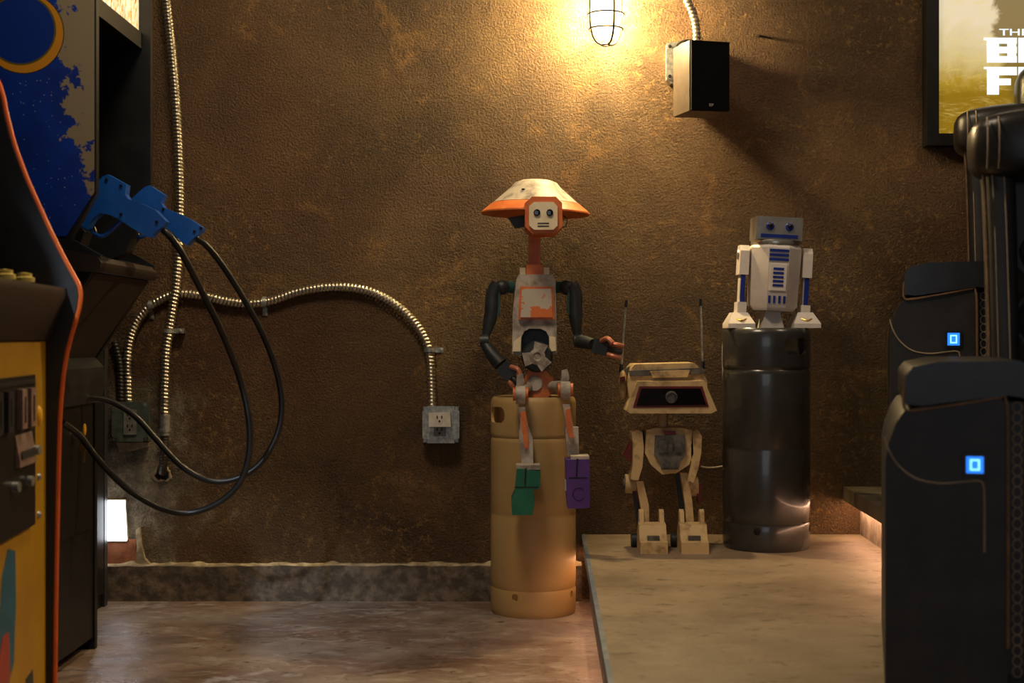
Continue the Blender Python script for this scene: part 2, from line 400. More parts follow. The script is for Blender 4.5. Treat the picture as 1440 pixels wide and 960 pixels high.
# yellow front panel with loose abstract colour shapes
t = NT('yellow_print').set(.45); co = t.coord(); x, y, z = t.sep(co)
n = t.noise(co, 7, 2)
c = t.ramp(t.noise(co, 6, 4), [(.3, srgb(170, 126, 10)), (.7, srgb(192, 148, 18))])
t.col(c)
simple('print_blue', srgb(34, 92, 116), srgb(40, 104, 130), .45)
simple('print_red', srgb(164, 62, 46), srgb(178, 74, 54), .45)
simple('print_dark', srgb(34, 44, 40), srgb(42, 54, 48), .45)

# ================================================================== the setting
box_ = box
bm = NB(); box(bm, (-3.2, 0, -.1), (3.2, .15, 3.0))
wall = obj('wall_back', bm, 'stucco', kind='structure', label='rough brown stucco wall behind everything', smooth=False)
bm = NB(); box(bm, (-3.2, -8, -.1), (3.2, .0, 0))
obj('floor', bm, 'floor_concrete', kind='structure', label='stained reddish brown concrete floor', smooth=False)
# low concrete curb along the wall foot, front face uneven
def rough_bar(x0, x1, y0, z0, z1, nx, ny, amp, seed):
    bm = NB(); g = []
    prof = [(0, z0)]+[(y0, z0+(z1-z0)*k/ny) for k in range(ny+1)]+[(y0*.5, z1), (0, z1)]
    for i in range(nx+1):
        x = x0+(x1-x0)*i/nx; col = []
        for k, (y, z) in enumerate(prof):
            v = noise.noise_vector(Vector((x*9, y*9+seed, z*16)))+.5*noise.noise_vector(Vector((x*30, seed, z*40)))
            fr = 1 if 1 < k < len(prof)-1 else 0
            col.append(bm.verts.new((x, min(y+v.y*amp*fr, -.002) if fr else y, z+v.z*amp*fr*.8)))
        g.append(col)
    for A, B in zip(g, g[1:]):
        for k in range(len(prof)-1): bm.faces.new((A[k], B[k], B[k+1], A[k+1]))
    return bm
obj('baseboard_back', rough_bar(-2.6, .2, -.035, 0, .1, 220, 5, .005, 3), 'curb', kind='structure', label='low rough concrete curb at the foot of the wall', ang=60)
bm = NB(); nx = 400; prev = None
for i in range(nx+1):
    x = -2.0+(2.2)*i/nx
    n = noise.noise(Vector((x*7, 2, 0)))+.7*noise.noise(Vector((x*26, 5, 0)))
    h = .004+max(0, n)*.02; w_ = .026+max(0, noise.noise(Vector((x*20, 9, 1))))*.012
    cur = [bm.verts.new(c) for c in ((x, 0, .098), (x, -w_, .096), (x, -w_*.8, .1+h*.6), (x, -w_*.35, .1+h), (x, 0, .1+h*.9))]
    if prev:
        for k in range(4): bm.faces.new((prev[k], cur[k], cur[k+1], prev[k+1]))
    prev = cur
obj('trim_1', bm, 'plaster', kind='structure', label='crumbled plaster line on top of the curb', ang=50)
# platform: slab with metal edge strip, riser below it
def strip_poly(xa, xb, xr, ya=-.0, yb=-3.2): return [(xa, ya), (xr, ya), (xr, yb), (xb, yb)]
PX0, PX1 = .205, .128        # left edge at the wall and at y = -3.2
plat = thing('floor_platform', None, None, (1.2, -1.5, 0), kind='structure'); plat['label'] = 'raised concrete platform carrying the dark keg'
prism(bm := NB(), strip_poly(PX0+.018, PX1+.018, 3.2), 0, .148, 'xy'); obj('riser', bm, 'riser_face', plat)
prism(bm := NB(), strip_poly(PX0, PX1, 3.2), .148, .187, 'xy'); obj('slab', bm, 'platform_concrete', plat, smooth=False)
prism(bm := NB(), [(PX0-.004, 0), (PX0+.006, 0), (PX1+.006, -3.2), (PX1-.004, -3.2)], .162, .188, 'xy'); obj('edge_strip', bm, 'edge_strip', plat)
prism(bm := NB(), [(PX0+.004, -.02), (PX0+.014, -.02), (PX1+.014, -3.2), (PX1+.004, -3.2)], .1415, .1475, 'xy')
obj('light_strip', bm, 'led_warm', plat)
# seating riser on the right
rs = thing('floor_riser', None, None, (2.1, -.5, .187), kind='structure'); rs['label'] = 'stepped riser under the back row of recliners'
RX0, RX1 = 1.005, .955
prism(bm := NB(), strip_poly(RX0, RX1, 3.2, 0, -1.15), .187, .285, 'xy'); obj('riser', bm, 'riser_face', rs)
prism(bm := NB(), strip_poly(RX0-.048, RX1-.048, 3.2, 0, -1.2), .285, .325, 'xy'); obj('slab', bm, 'slab', rs, bevel=.006)
prism(bm := NB(), [(RX0-.03, -.02), (RX0-.016, -.02), (RX1-.016, -1.15), (RX1-.03, -1.15)], .278, .2845, 'xy'); obj('light_strip', bm, 'led_step', rs)
# ------------------------------------------------------------------ wall fittings
def flex(name, pts, r, mat, label, cat='conduit', pitch=.0105, straps=(), d=4.088, ends=True):
    root = thing(name, label, cat, P(*pts[-1], d) if len(pts[-1]) == 2 else P(*pts[-1]))
    w3 = [P(*p, d) if len(p) == 2 else P(*p) for p in pts]
    bm = NB(); tube(bm, spline(w3, pitch/5.0), r, 12, (pitch, r*.13)); obj('conduit_sleeve', bm, mat, root, ang=80)
    for (x, y, horizontal) in straps:
        c = P(x, y, d); bm = NB()
        a = Matrix.Rotation(PI/2, 4, 'Y') if horizontal else Matrix.Identity(4)
        prof = [(r*1.22, -.006), (r*1.22, .006)]
        lathe(bm, [(r*1.12, -.006), (r*1.26, -.006), (r*1.26, .006), (r*1.12, .006), (r*1.12, -.006)], Matrix.Translation(c) @ a, 20)
        off = Vector((0, 0, -r*2)) if horizontal else Vector((r*2.1, 0, 0))
        hx, hz = (.007, .012) if horizontal else (.012, .007)
        box(bm, (c.x+off.x-hx, c.y+r*.7, c.z+off.z-hz), (c.x+off.x+hx, -.001, c.z+off.z+hz))
        s = obj('strap', bm, 'galvanised', root)
        bm = NB(); lathe(bm, [(.0, 0), (.005, 0), (.004, .003), (0, .004)], Matrix.Translation(Vector((c.x+off.x*1.2, c.y+r*.7, c.z+off.z*1.2))) @ Matrix.Rotation(PI/2, 4, 'X'), 10)
        obj('screw', bm, 'galvanised', s)
    return root
v = flex('flexible_conduit', [(228, -60), (234, 0), (242, 75), (248, 150), (252, 230), (253, 310), (249, 390), (242, 440), (234, 495), (232, 560), (232, 585)], .0125, 'steel_flex',
     'ribbed metal conduit hanging down the wall from above, right of the black cabinet', straps=((237, 465, False),), d=4.062)
bm = NB(); cyl(bm, P(232, 583, 4.062), P(232, 612, 4.062), .0145, .0145); cyl(bm, P(232, 603, 4.062), P(232, 607, 4.062), .017, .017)
cn = obj('coupling', bm, 'galvanised', v)
bm = NB(); tube(bm, spline([P(232, 608, 4.062), P(231, 630, 4.064), P(230, 652, 4.075), P(228, 664, 4.10)], .002), .0115, 12, (.008, .001)); obj('lower_sleeve', bm, 'dark_flex', v, ang=80)
flex('flexible_conduit', [(181, 574), (180, 530), (181, 490), (189, 460), (205, 436), (228, 420), (252, 413), (285, 416), (320, 424), (352, 427), (382, 423), (415, 412), (450, 405), (485, 404), (520, 410), (552, 426), (578, 448), (596, 473), (604, 495), (607, 530), (608, 574)], .013, 'steel_flex',
     'long ribbed metal conduit arching across the wall between the two electrical boxes', straps=((372, 425, True), (604, 492, False), (212, 430, True)), d=4.093)
flex('flexible_conduit', [(161, 480), (166, 496), (170, 520), (171, 574)], .0105, 'dark_flex', 'short dark ribbed conduit rising from the left electrical box', d=4.092)
def oct_plate(x0, y0, x1, y1, d0, d1, c):
    return [(x0+c, y0), (x1-c, y0), (x1-c, y0+c*.6), (x1, y0+c), (x1, y1-c), (x1-c*.6, y1-c), (x1-c, y1), (x0+c, y1), (x0+c*.6, y1-c), (x0, y1-c), (x0, y0+c), (x0+c*.6, y0+c*.9)]
def slots(par, cx, cy, d, s=1):
    for dx in (-3.2, 3.2):
        bm = NB(); pprism(bm, [(cx+dx*s-.8, cy-3.5*s), (cx+dx*s+.8, cy-3.5*s), (cx+dx*s+.8, cy+.5*s), (cx+dx*s-.8, cy+.5*s)], d-.001, d); obj('slot', bm, 'slot', par)
    bm = NB(); lathe(bm, [(0, 0), (.0028*s, 0), (.0028*s, .001), (0, .001)], Matrix.Translation(P(cx, cy+4*s, d)) @ Matrix.Rotation(PI/2, 4, 'X'), 12); obj('slot', bm, 'slot', par)
def ebox(x0, y0, x1, y1, label, white, mat='galvanised'):
    root = thing('electrical_box', label, 'outlet box', P((x0+x1)/2, y1, 4.08))
    bm = NB(); pprism(bm, [(x0, y0), (x1, y0), (x1, y1), (x0, y1)], 4.068, 4.106); obj('box_body', bm, mat, root, bevel=.003)
    bm = NB(); pprism(bm, [(x0+6, y0-1), (x1-6, y0-1), (x1-6, y0+4), (x1+1, y0+6), (x1+1, y1-6), (x1-6, y1-4), (x1-6, y1+1), (x0+6, y1+1), (x0+6, y1-4), (x0-1, y1-6), (x0-1, y0+6), (x0+6, y0+4)], 4.058, 4.0675)
    pl = obj('cover_plate', bm, mat, root, bevel=.0015)
    for sx_ in (x0+3, x1-3):
        for sy in (y0+3, y1-3):
            bm = NB(); lathe(bm, [(0, 0), (.0055, 0), (.0045, .003), (0, .0035)], Matrix.Translation(P(sx_, sy, 4.067)) @ Matrix.Rotation(PI/2, 4, 'X'), 12)
            obj('screw', bm, 'galvanised', root)
    cx = (x0+x1)/2
    if white:
        bm = NB(); pprism(bm, [(603, 581), (633, 580), (634, 600), (603, 600)], 4.03, 4.057); a = obj('plug_adapter', bm, 'outlet_white', root, bevel=.002)
        slots(a, 618, 588, 4.0295)
        bm = NB(); pprism(bm, [(610, 600), (627, 600), (627, 613), (610, 613)], 4.052, 4.058); a = obj('socket', bm, 'outlet_grey', root, bevel=.0015)
        slots(a, 618, 605, 4.0515)
    else:
        bm = NB(); pprism(bm, [(cx-9, y0+10), (cx+9, y0+10), (cx+9, y1-9), (cx-9, y1-9)], 4.052, 4.058); a = obj('socket', bm, 'outlet_grey', root, bevel=.0015)
        slots(a, cx, y0+18, 4.0515); slots(a, cx, y0+34, 4.0515)
    return root
ebox(595, 572, 645, 622, 'square metal outlet box with white plug adapter on the bare wall', True)
simple('box_green', srgb(88, 100, 92), srgb(112, 122, 112), .45, .5, 40)
ebox(158, 566, 207, 620, 'greenish metal outlet box beside the black cabinets, behind the gun cables', False, 'box_green')
bm = NB(); pprism(bm, [(163, 622), (210, 622), (208, 628), (190, 633), (168, 636)], 4.09, 4.107)
obj('plaster_chip', bm, 'plaster', bevel=.003, label='pale plaster chip under the greenish outlet box', cat='plaster')
# hole where the lower sleeve enters the wall
hl = thing('wall_hole', 'ragged round hole in the wall where the hanging conduit ends', 'hole', P(228, 678, 4.10))
bm = NB(); ring = []
for i in range(28):
    a = 2*PI*i/28; r = 11+1.8*math.sin(3*a)+random.uniform(-.8, .8); ring.append((228+r*math.cos(a), 665+r*1.15*math.sin(a)))
pprism(bm, ring, 4.103, 4.109); obj('hole_shade_disc', bm, 'hole_shade', hl)  # flat disc, no recess: the hole's shade is put into its dark colour
bm = NB(); pts = [P(x, y, 4.104) for x, y in ring]+[P(*ring[0], 4.104)]; tube(bm, pts, [.004+random.uniform(-.0015, .002) for _ in pts], 8); obj('broken_rim', bm, 'plaster', hl)
# glowing white plate, exposed board
pl = thing('night_light', 'bright white glowing plate low on the wall beside the cabinets', 'light', P(160, 760, 4.08))
bm = NB(); pprism(bm, [(120, 704), (174, 704), (177, 760), (120, 760)], 4.07, 4.085); obj('lit_face', bm, 'plate_lit', pl, bevel=.002)
bm = NB(); pprism(bm, [(118, 703), (175, 703), (178, 761), (118, 761)], 4.0851, 4.107); obj('backing', bm, 'outlet_white', pl)
bm = NB(); pprism(bm, [(110, 758), (191, 758), (191, 796), (110, 796)], 4.097, 4.107); obj('exposed_board', bm, 'old_board', bevel=.002, label='reddish brown wooden board showing through the wall under the lit plate', cat='board')
bm = NB(); pprism(bm, [(191, 745), (196, 741), (198, 765), (203, 785), (213, 795), (190, 796), (192, 770)], 4.09, 4.107); obj('plaster_chip', bm, 'plaster', bevel=.003, label='broken plaster lump on the wall right of the exposed board', cat='plaster')
# screw stub at upper right
bm = NB(); cyl(bm, P(1066, 50, 4.04), P(1070, 51, 4.107), .004); tube(bm, spline([P(1067, 50, 4.05), P(1076, 52, 4.06), P(1084, 54, 4.09)], .004), .0022, 8)
obj('wall_screw', bm, 'cage_metal', label='small bent screw stub in the wall right of the speaker', cat='screw')
# ------------------------------------------------------------------ caged wall lamp
lm = thing('caged_wall_lamp', 'caged wall lamp with a glowing warm glass jar', 'lamp', P(852, 66, 4.03))
LC = P(852, 0, 4.03); lz = P(852, 57, 4.03).z
bm = NB(); R_ = .040
prof = [(0, 0), (.014, .002), (.026, .010), (.035, .026), (R_-.001, .05), (R_-.001, .21), (0, .21)]
lathe(bm, prof, Matrix.Translation((LC.x, LC.y, lz)), 28); obj('glass_jar', bm, 'lamp_glass', lm)
pl_ = bpy.data.lights.new('lamp_bulb', 'POINT'); pl_.energy = 92; pl_.color = (1.0, .73, .34); pl_.shadow_soft_size = .026
po = bpy.data.objects.new('lamp_bulb', pl_); C.objects.link(po); po.location = (LC.x, LC.y, lz+.085)
for k in range(4):
    a = -PI/2+.42+k*PI/2; bm = NB(); pts = []
    for r, z in [(.012, -.013), (.03, -.006), (.042, .012), (.0475, .038), (.0495, .07), (.0495, .14), (.0495, .215)]:
        pts.append((LC.x+r*math.cos(a), LC.y+r*math.sin(a), lz+z))
    tube(bm, spline(pts, .006), .0031, 8); obj('cage_bar', bm, 'cage_metal', lm)
for z in (.032, .074, .15):
    rr = .048 if z < .05 else .051
    bm = NB(); tube(bm, [(LC.x+rr*math.cos(2*PI*i/36), LC.y+rr*math.sin(2*PI*i/36), lz+z) for i in range(37)], .0023, 8); obj('cage_ring', bm, 'cage_metal', lm)
bm = NB(); tube(bm, [(LC.x+.012*math.cos(2*PI*i/18), LC.y+.012*math.sin(2*PI*i/18), lz-.013) for i in range(19)], .003, 8); obj('cage_ring', bm, 'cage_metal', lm)
bm = NB(); lathe(bm, [(0, .20), (.058, .20), (.06, .215), (.058, .25), (.04, .28), (0, .285)], Matrix.Translation((LC.x, LC.y, lz)), 32); cbox(bm, (LC.x, -.03, lz+.25), (.09, .06, .11)); cbox(bm, (LC.x, -.07, lz+.255), (.04, .1, .04))
obj('lamp_base', bm, 'cage_metal', lm, bevel=.002)
# ------------------------------------------------------------------ speaker on the wall
sp = thing('wall_speaker', 'small black box speaker mounted on the wall beside the lamp', 'speaker', P(990, 163, 3.9))
c = P(990, 112, 3.905); M = Matrix.Translation(c) @ Matrix.Rotation(math.radians(15), 4, 'Z')
bm = NB(); box(bm, (-.064, -.052, -.095), (.050, .066, .095), M); obj('cabinet_box', bm, 'speaker_side', sp, bevel=.0015)
bm = NB(); box(bm, (-.062, -.063, -.093), (.048, -.0525, .093), M); obj('grille', bm, 'speaker_grille', sp, bevel=.003)
bm = text_mesh('IEP', .0105, .0002, .0004); bmesh.ops.transform(bm, matrix=M @ Matrix.Translation((-.012, -.0635, -.083)) @ Matrix.Rotation(PI/2, 4, 'X'), verts=bm.verts); obj('badge', bm, 'silver_print', sp, smooth=False)
bm = NB(); cyl(bm, M @ Vector((0, .066, 0)), (c.x-.02, -.036, c.z), .013); obj('bracket', bm, 'frame_black', sp)
jb = thing('junction_box', 'galvanised junction box on the wall behind the speaker', 'outlet box', P(965, 118, 4.08))
bm = NB(); pprism(bm, [(938, 60), (985, 60), (985, 114), (944, 117), (938, 111)], 4.066, 4.1065); obj('box_body', bm, 'galvanised', jb, bevel=.004)
bm = NB(); pprism(bm, [(937, 62), (943, 59), (986, 59), (986, 112), (943, 112), (937, 108)], 4.06, 4.0655); obj('cover_plate', bm, 'galvanised', jb, bevel=.001)
for q in ((942, 65), (942, 107)):
    bm = NB(); lathe(bm, [(0, 0), (.005, 0), (.004, .003), (0, .0035)], Matrix.Translation(P(*q, 4.0598)) @ Matrix.Rotation(PI/2, 4, 'X'), 12); obj('screw', bm, 'slot', jb)
flex('flexible_conduit', [(952, -70), (960, -25), (966, 0), (974, 18), (979, 40), (980, 62)], .0115, 'steel_flex', 'ribbed metal conduit coming down to the box behind the speaker', d=4.05, pitch=.0115)
bm = NB(); tube(bm, spline([P(951, 66, 4.055), P(955, 60, 4.03), P(965, 57, 4.02), P(975, 58, 4.02), P(982, 62, 3.99)], .004), .0035, 8); obj('speaker_cable', bm, 'cable_black', label='short black cable looping over the top of the speaker', cat='cable')
# ------------------------------------------------------------------ lit poster
ps = thing('lightbox_poster', 'backlit film poster in a black frame on the wall at the right', 'poster', P(1460, 205, 4.07))
x0 = P(1302, 0, 4.07).x; z0 = P(0, 205, 4.07).z; W_, H_ = .72, 1.05; fb = .034
for nm, lo, hi in (('frame_side', (x0, -.05, z0), (x0+fb, -.001, z0+H_)), ('frame_side', (x0+W_-fb, -.05, z0), (x0+W_, -.001, z0+H_)), ('frame_bottom', (x0+fb, -.05, z0), (x0+W_-fb, -.001, z0+fb)), ('frame_top', (x0+fb, -.05, z0+H_-fb), (x0+W_-fb, -.001, z0+H_))):
    bm = NB(); box(bm, lo, hi); obj(nm, bm, 'frame_black', ps, bevel=.003)
bm = NB(); box(bm, (x0+fb, -.034, z0+fb), (x0+W_-fb, -.001, z0+H_-fb)); obj('poster_print', bm, 'poster_art', ps, smooth=False)
def letter(s, px_, py, h, wd, offs):
    bm = text_mesh(s, 1.0, offs, .0)
    xs = [v.co.x for v in bm.verts]; ys = [v.co.y for v in bm.verts]; a = P(px_, py, 4.072); k = 4.072/F
    for v in bm.verts:
        v.co = Vector((a.x+(v.co.x-min(xs))/(max(xs)-min(xs))*wd*k, -.0352, a.z+(v.co.y-min(ys))/(max(ys)-min(ys))*h*k))
    obj('lettering', bm, 'poster_text', ps, smooth=False)
letter('THE BOOK OF', 1405, 50, 9.5, 150, .01)
BLK = {'B': [(0,0,.40,1),(-.1,.9,0,1),(.40,.76,1,1),(.40,.38,1,.64),(.40,0,1,.26),(.68,.64,.98,.76),(.68,.26,.98,.38)],
       'O': [(0,0,.40,1),(.40,.72,.62,1),(.40,0,.62,.28),(.62,0,1,1)], 'A': [(0,0,.38,1),(.62,0,1,1),(.38,.74,.62,1),(.38,.2,.62,.44)],
       'F': [(0,0,.40,1),(-.1,.92,0,1),(.40,.70,1,1),(.40,.34,.8,.58)], 'E': [(0,0,.40,1),(.40,.74,1,1),(.40,.38,.85,.62),(.40,0,1,.26)], 'T': [(.3,0,.7,1),(0,.72,.3,1),(.7,.72,1,1)]}
def blocks(word, px_, py, h, wd):
    k = 4.072/F; a = P(px_, py, 4.072)
    for i_, ch in enumerate(word):
        bm = NB()
        for u0, v0, u1, v1 in BLK[ch]:
            xo = a.x+i_*(wd+2)*k
            box(bm, (xo+u0*wd*k, -.0355, a.z+v0*h*k), (xo+u1*wd*k, -.0342, a.z+v1*h*k))
        obj('lettering', bm, 'poster_text', ps, smooth=False)
blocks('BOBA', 1388, 88, 35, 42); blocks('FETT', 1388, 133, 39, 42)
# ------------------------------------------------------------------ kegs
def keg(label, loc, mat, hang, holes, rz=0):
    k = thing('beer_keg', label, 'keg', loc)
    T = Matrix.Translation(loc); r = .1175
    body = [(0, .03), (.09, .03), (.108, .045), (.112, .064), (.1145, .072), (.1165, .08), (r, .095), (r, .268), (r-.0012, .272), (r, .276), (r, .47), (r-.001, .478), (r-.0035, .482), (.105, .50), (.08, .53), (.03, .545), (0, .546)]
    bm = NB(); lathe(bm, body, T, 72); obj('barrel', bm, mat, k, ang=50)
    def skirt(z0, z1, nm, flip):
        zz = [z0+(z1-z0)*i/6 for i in range(7)]
        if flip: o_ = [(r-.004, z0), (r-.0005, z0+.006), (r, z0+.012)]+[(r, z) for z in (z0+.06, z1-.016)]+[(r-.003, z1-.006), (r-.009, z1), (r-.013, z1-.004), (r-.010, z1-.014), (r-.0085, z0+.03), (r-.0085, z0)]
        else: o_ = [(r-.012, z0), (r-.005, z0), (r-.0015, z0+.008), (r-.0002, z0+.02), (r, z1-.006), (r-.002, z1), (r-.0085, z1), (r-.0085, z0+.02), (r-.012, z0+.006)]
        bm = NB(); lathe(bm, o_+[o_[0]], T, 96); o = obj(nm, bm, mat, k, ang=50); return o
    top = skirt(.482, .594, 'top_chime', True); bot = skirt(0, .072, 'bottom_chime', False)
    Tl = Matrix.Translation(loc)
    def stadium(w_, h_, z, a):
        bm = NB(); pts = []
        for i in range(20):
            t_ = 2*PI*i/20; pts.append((math.copysign(w_/2-h_*.42, math.cos(t_))+h_*.42*math.cos(t_), z+math.copysign(max(h_*.08, 0), math.sin(t_))+h_*.42*math.sin(t_)))
        prism(bm, pts, -.19, -.06, 'xz', Tl @ Matrix.Rotation(a, 4, 'Z')); return bm
    cut(top, [stadium(.08, .044, .545, a) for a in hang]); cut(bot, [stadium(.016, .02, .056, a) for a in holes])
    return k
K1 = P(750, 472, 3.93); K1.z = 0
keg('matte tan beer keg standing on the brown floor', K1, 'keg_tan', [math.radians(-62), math.radians(118)], [math.radians(-26), math.radians(62), math.radians(152)])
K2 = P(1077.5, 472, 3.865); K2.z = .187
keg('glossy dark grey beer keg standing on the raised platform', K2, 'keg_dark', [math.radians(34), math.radians(214)], [math.radians(-22), math.radians(68), math.radians(160)])
exec_order = None
# ------------------------------------------------------------------ cabinets on the left
# cabinet with the light guns: front faces right, side print faces the camera
XN, DN, DF = -.877, 3.0, 3.47
gc = thing('arcade_cabinet', 'black arcade cabinet with blue light guns and a blue star print on its side', 'arcade cabinet', (-1.25, (DN+DF)/2-D, 0))
side = [(-1.6, 0.0), (-1.012, 0.0), (-1.012, .70), (-.885, .895), (-.868, .90), (-.868, .93), (-.93, .965), (XN, 1.06), (XN, 1.9), (-1.0, 1.98), (-1.6, 1.98)]
bm = NB(); prism(bm, side, DF-D-.02, DF-D, 'xz'); obj('side_panel', bm, 'cab_black', gc, bevel=.002)
up = [(-1.6, .72), (-.998, .72), (-.885, .895), (-.868, .90), (-.868, .93), (-.93, .965), (XN, 1.06), (XN, 1.9), (-1.0, 1.98), (-1.6, 1.98)]
bm = NB(); prism(bm, up, DN-D, DN-D+.02, 'xz'); sp_ = obj('side_panel', bm, 'cab_black', gc, bevel=.002)
bm = NB(); prism(bm, [(-1.59, .97), (-.94, .97), (XN-.004, 1.063), (XN-.004, 1.9), (-1.0, 1.975), (-1.59, 1.975)], DN-D-.0015, DN-D, 'xz')
prt = obj('side_print', bm, 'side_print', sp_, smooth=False)
prt.data.transform(WM[sp_.name]); prt.location = -WM[sp_.name].translation   # keep the print's own coordinates in metres
bm = NB(); prism(bm, [(-1.6, 0.0), (-1.012, 0), (-1.012, .72), (-1.6, .72)], DN-D, DN-D+.02, 'xz'); obj('side_panel', bm, 'cab_black', gc, bevel=.002)
y0, y1 = DN-D+.021, DF-D-.021
bm = NB(); box(bm, (-1.12, y0, .03), (-1.016, y1, .70)); fp = obj('front_panel', bm, 'cab_black', gc, bevel=.002)
bm = NB(); prism(bm, [(-1.03, .70), (-1.016, .70), (-.885, .893), (-.93, .893)], y0, y1, 'xz'); obj('sloped_panel', bm, 'cab_brown', gc, bevel=.002)
bm = NB(); prism(bm, [(-1.2, .90), (-.872, .895), (-.868, .90), (-.866, .915), (-.872, .926), (-1.2, 1.0)], DN-D-.004, DF-D+.004, 'xz'); obj('control_deck', bm, 'cab_brown', gc, bevel=.004)
bm = NB(); prism(bm, [(-1.03, .60), (-1.0, .60), (-.985, .64), (-.99, .685), (-1.012, .71), (-1.03, .71)], y0, y1, 'xz'); obj('rail', bm, 'cab_grey', gc, bevel=.01)
bm = NB(); box(bm, (-1.5, y0, 1.0), (-1.2, y1, 1.9)); obj('monitor_shroud', bm, 'cab_black', gc)
bm = NB(); prism(bm, [(-1.2, 1.0), (-1.19, 1.0), (-1.06, 1.42), (-1.07, 1.43)], y0, y1, 'xz'); obj('screen_glass', bm, 'lens', gc)
bm = NB(); box(bm, (-.925, y0, 1.495), (-.905, y1, 1.80)); obj('marquee', bm, 'marquee_lit', gc, smooth=False)
bm = NB(); box(bm, (-1.1, y0, 1.455), (-.897, y1, 1.494)); obj('marquee_rail', bm, 'cab_black', gc, bevel=.003)
bm = NB(); box(bm, (-1.2, y0, 1.801), (-.89, y1, 1.88)); obj('marquee_rail', bm, 'cab_black', gc, bevel=.003)
# coin door on the lower front, with lock, key and tag
def onfront(y, z): return Vector((-1.016, y, z))
bm = NB(); box(bm, (-1.016, DN-D+.06, .30), (-1.009, DF-D-.05, .66)); cd = obj('coin_door', bm, 'cab_black', gc, bevel=.002)
for q, (x, y) in enumerate(((106, 530), (113, 530), (106, 545), (124, 560))):
    d = -1.012*F/(x-720); bm = NB(); ball(bm, P(x, y, d)+Vector((.004, 0, 0)), .004); obj('bolt', bm, 'galvanised', cd)
d = 3.32
lk = P(100, 612, 3.27); lk.x = -1.009
bm = NB(); cyl(bm, lk, lk+Vector((.02, 0, 0)), .008); obj('lock', bm, 'galvanised', cd)
bm = NB(); kk = lk+Vector((.024, 0, -.028)); cyl(bm, kk+Vector((0, -.002, 0)), kk+Vector((0, .002, 0)), .009); cbox(bm, kk+Vector((0, 0, -.018)), (.005, .003, .032)); obj('key', bm, 'brass', cd)
bm = NB(); ball(bm, lk+Vector((.02, .02, .012)), .012, (.35, .7, 1.2)); obj('key_tag', bm, 'tag_yellow', cd)
# hidden dark cabinet between gun cabinet and wall
hb = thing('dark_cabinet', 'narrow strip of a black cabinet between the gun cabinet and the wall', 'cabinet', (-1.35, -.3, 0))
bm = NB(); box(bm, (-1.6, 3.6-D, 0), (-1.152, 4.02-D, 1.3)); obj('cabinet_body', bm, 'cab_black', hb, bevel=.002)
bm = NB(); box(bm, (-1.1515, 3.63-D, .04), (-1.144, 3.985-D, 1.27)); obj('door', bm, 'cab_black', hb, bevel=.002)
bm = NB(); box(bm, (-1.1515, 3.99-D, .0), (-1.143, 4.02-D, 1.3)); obj('corner_moulding', bm, 'cab_grey', hb, bevel=.001)
# yellow cabinet in front
A6 = math.radians(6); DY = 2.7
O = Vector(((75-720)/F*DY, DY-D, 0))
MY = Matrix(((math.cos(A6), math.sin(A6), 0, O.x), (math.sin(A6), -math.cos(A6), 0, O.y), (0, 0, 1, 0), (0, 0, 0, 1)))   # u forward, v towards camera
yc = thing('arcade_cabinet', 'yellow fronted arcade cabinet with orange edge moulding at the left edge', 'arcade cabinet', MY @ Vector((-.4, .31, 0)))
tm = [(-60, 20), (-30, 65), (0, 122), (8, 158), (20, 205), (36, 250), (54, 292), (72, 332), (90, 368), (102, 390), (108, 402), (110, 414), (108, 432), (100, 462), (92, 492), (86, 530), (82, 580), (80, 640), (78, 740), (76, 860), (74.5, 1000), (74, 1035)]
pf = [(((x-75)/F*DY), CAMZ-(y-HY)/F*DY) for x, y in tm]
pf = [p for p in pf if p[1] > 0]+[(-.002, 0)]
poly = pf+[(-.8, 0), (-.8, 1.38+.3), (pf[0][0]-.05, 1.68)]
for v0 in (0, .66):
    bm = NB(); prism(bm, poly, v0-.01, v0+.01, 'xy', MY @ Matrix(((1, 0, 0, 0), (0, 0, 1, 0), (0, 1, 0, 0), (0, 0, 0, 1)))); s_ = obj('side_panel', bm, 'cab_black', yc, smooth=False)
    bm = NB(); pts = spline([MY @ Vector((u+.002, v0, z)) for u, z in pf], .02)
    tube(bm, pts, .006, 8); obj('edge_moulding', bm, 'tmold', s_, ang=60)
def ybox(u0, v0, z0, u1, v1, z1): return box(NB(), (u0, v0, z0), (u1, v1, z1), MY)
bm = ybox(-.03, .0105, .05, -.012, .6495, .75); fpn = obj('front_panel', bm, 'yellow_print', yc, smooth=False)
def yprism(poly, v0, v1): return prism(NB(), poly, v0, v1, 'xy', MY @ Matrix(((1, 0, 0, 0), (0, 0, 1, 0), (0, 1, 0, 0), (0, 0, 0, 1))))
bm = yprism([(-.1, .752), (-.006, .752), (.028, .835), (.026, .85), (-.1, .868), (-.2, .90), (-.2, .752)], .0105, .6495); cp = obj('control_panel', bm, 'cab_brown', yc, bevel=.004)
bm = yprism([(-.2, .86), (-.12, .875), (-.26, 1.5), (-.4, 1.5)], .0105, .6495); obj('monitor_bezel', bm, 'frame_black', yc)
bm = yprism([(-.119, .90), (-.117, .90), (-.24, 1.44), (-.242, 1.44)], .06, .54); obj('screen_glass', bm, 'lens', yc)
bm = yprism([(-.2, 1.5), (-.14, 1.5), (-.16, 1.66), (-.3, 1.66)], .0105, .6495); obj('marquee', bm, 'frame_black', yc)
def deck(u, v): return MY @ Vector((u, v, .868-(u+.1)*.143+.0))
for u, v, m in ((-.03, .10, 'btn_yellow'), (-.04, .20, 'btn_yellow'), (-.05, .30, 'btn_yellow')):
    a = deck(u, v); bm = NB(); lathe(bm, [(0, 0), (.018, 0), (.018, .008), (.013, .01), (.013, .016), (0, .018)], Matrix.Translation(a), 24); obj('button', bm, m, cp)
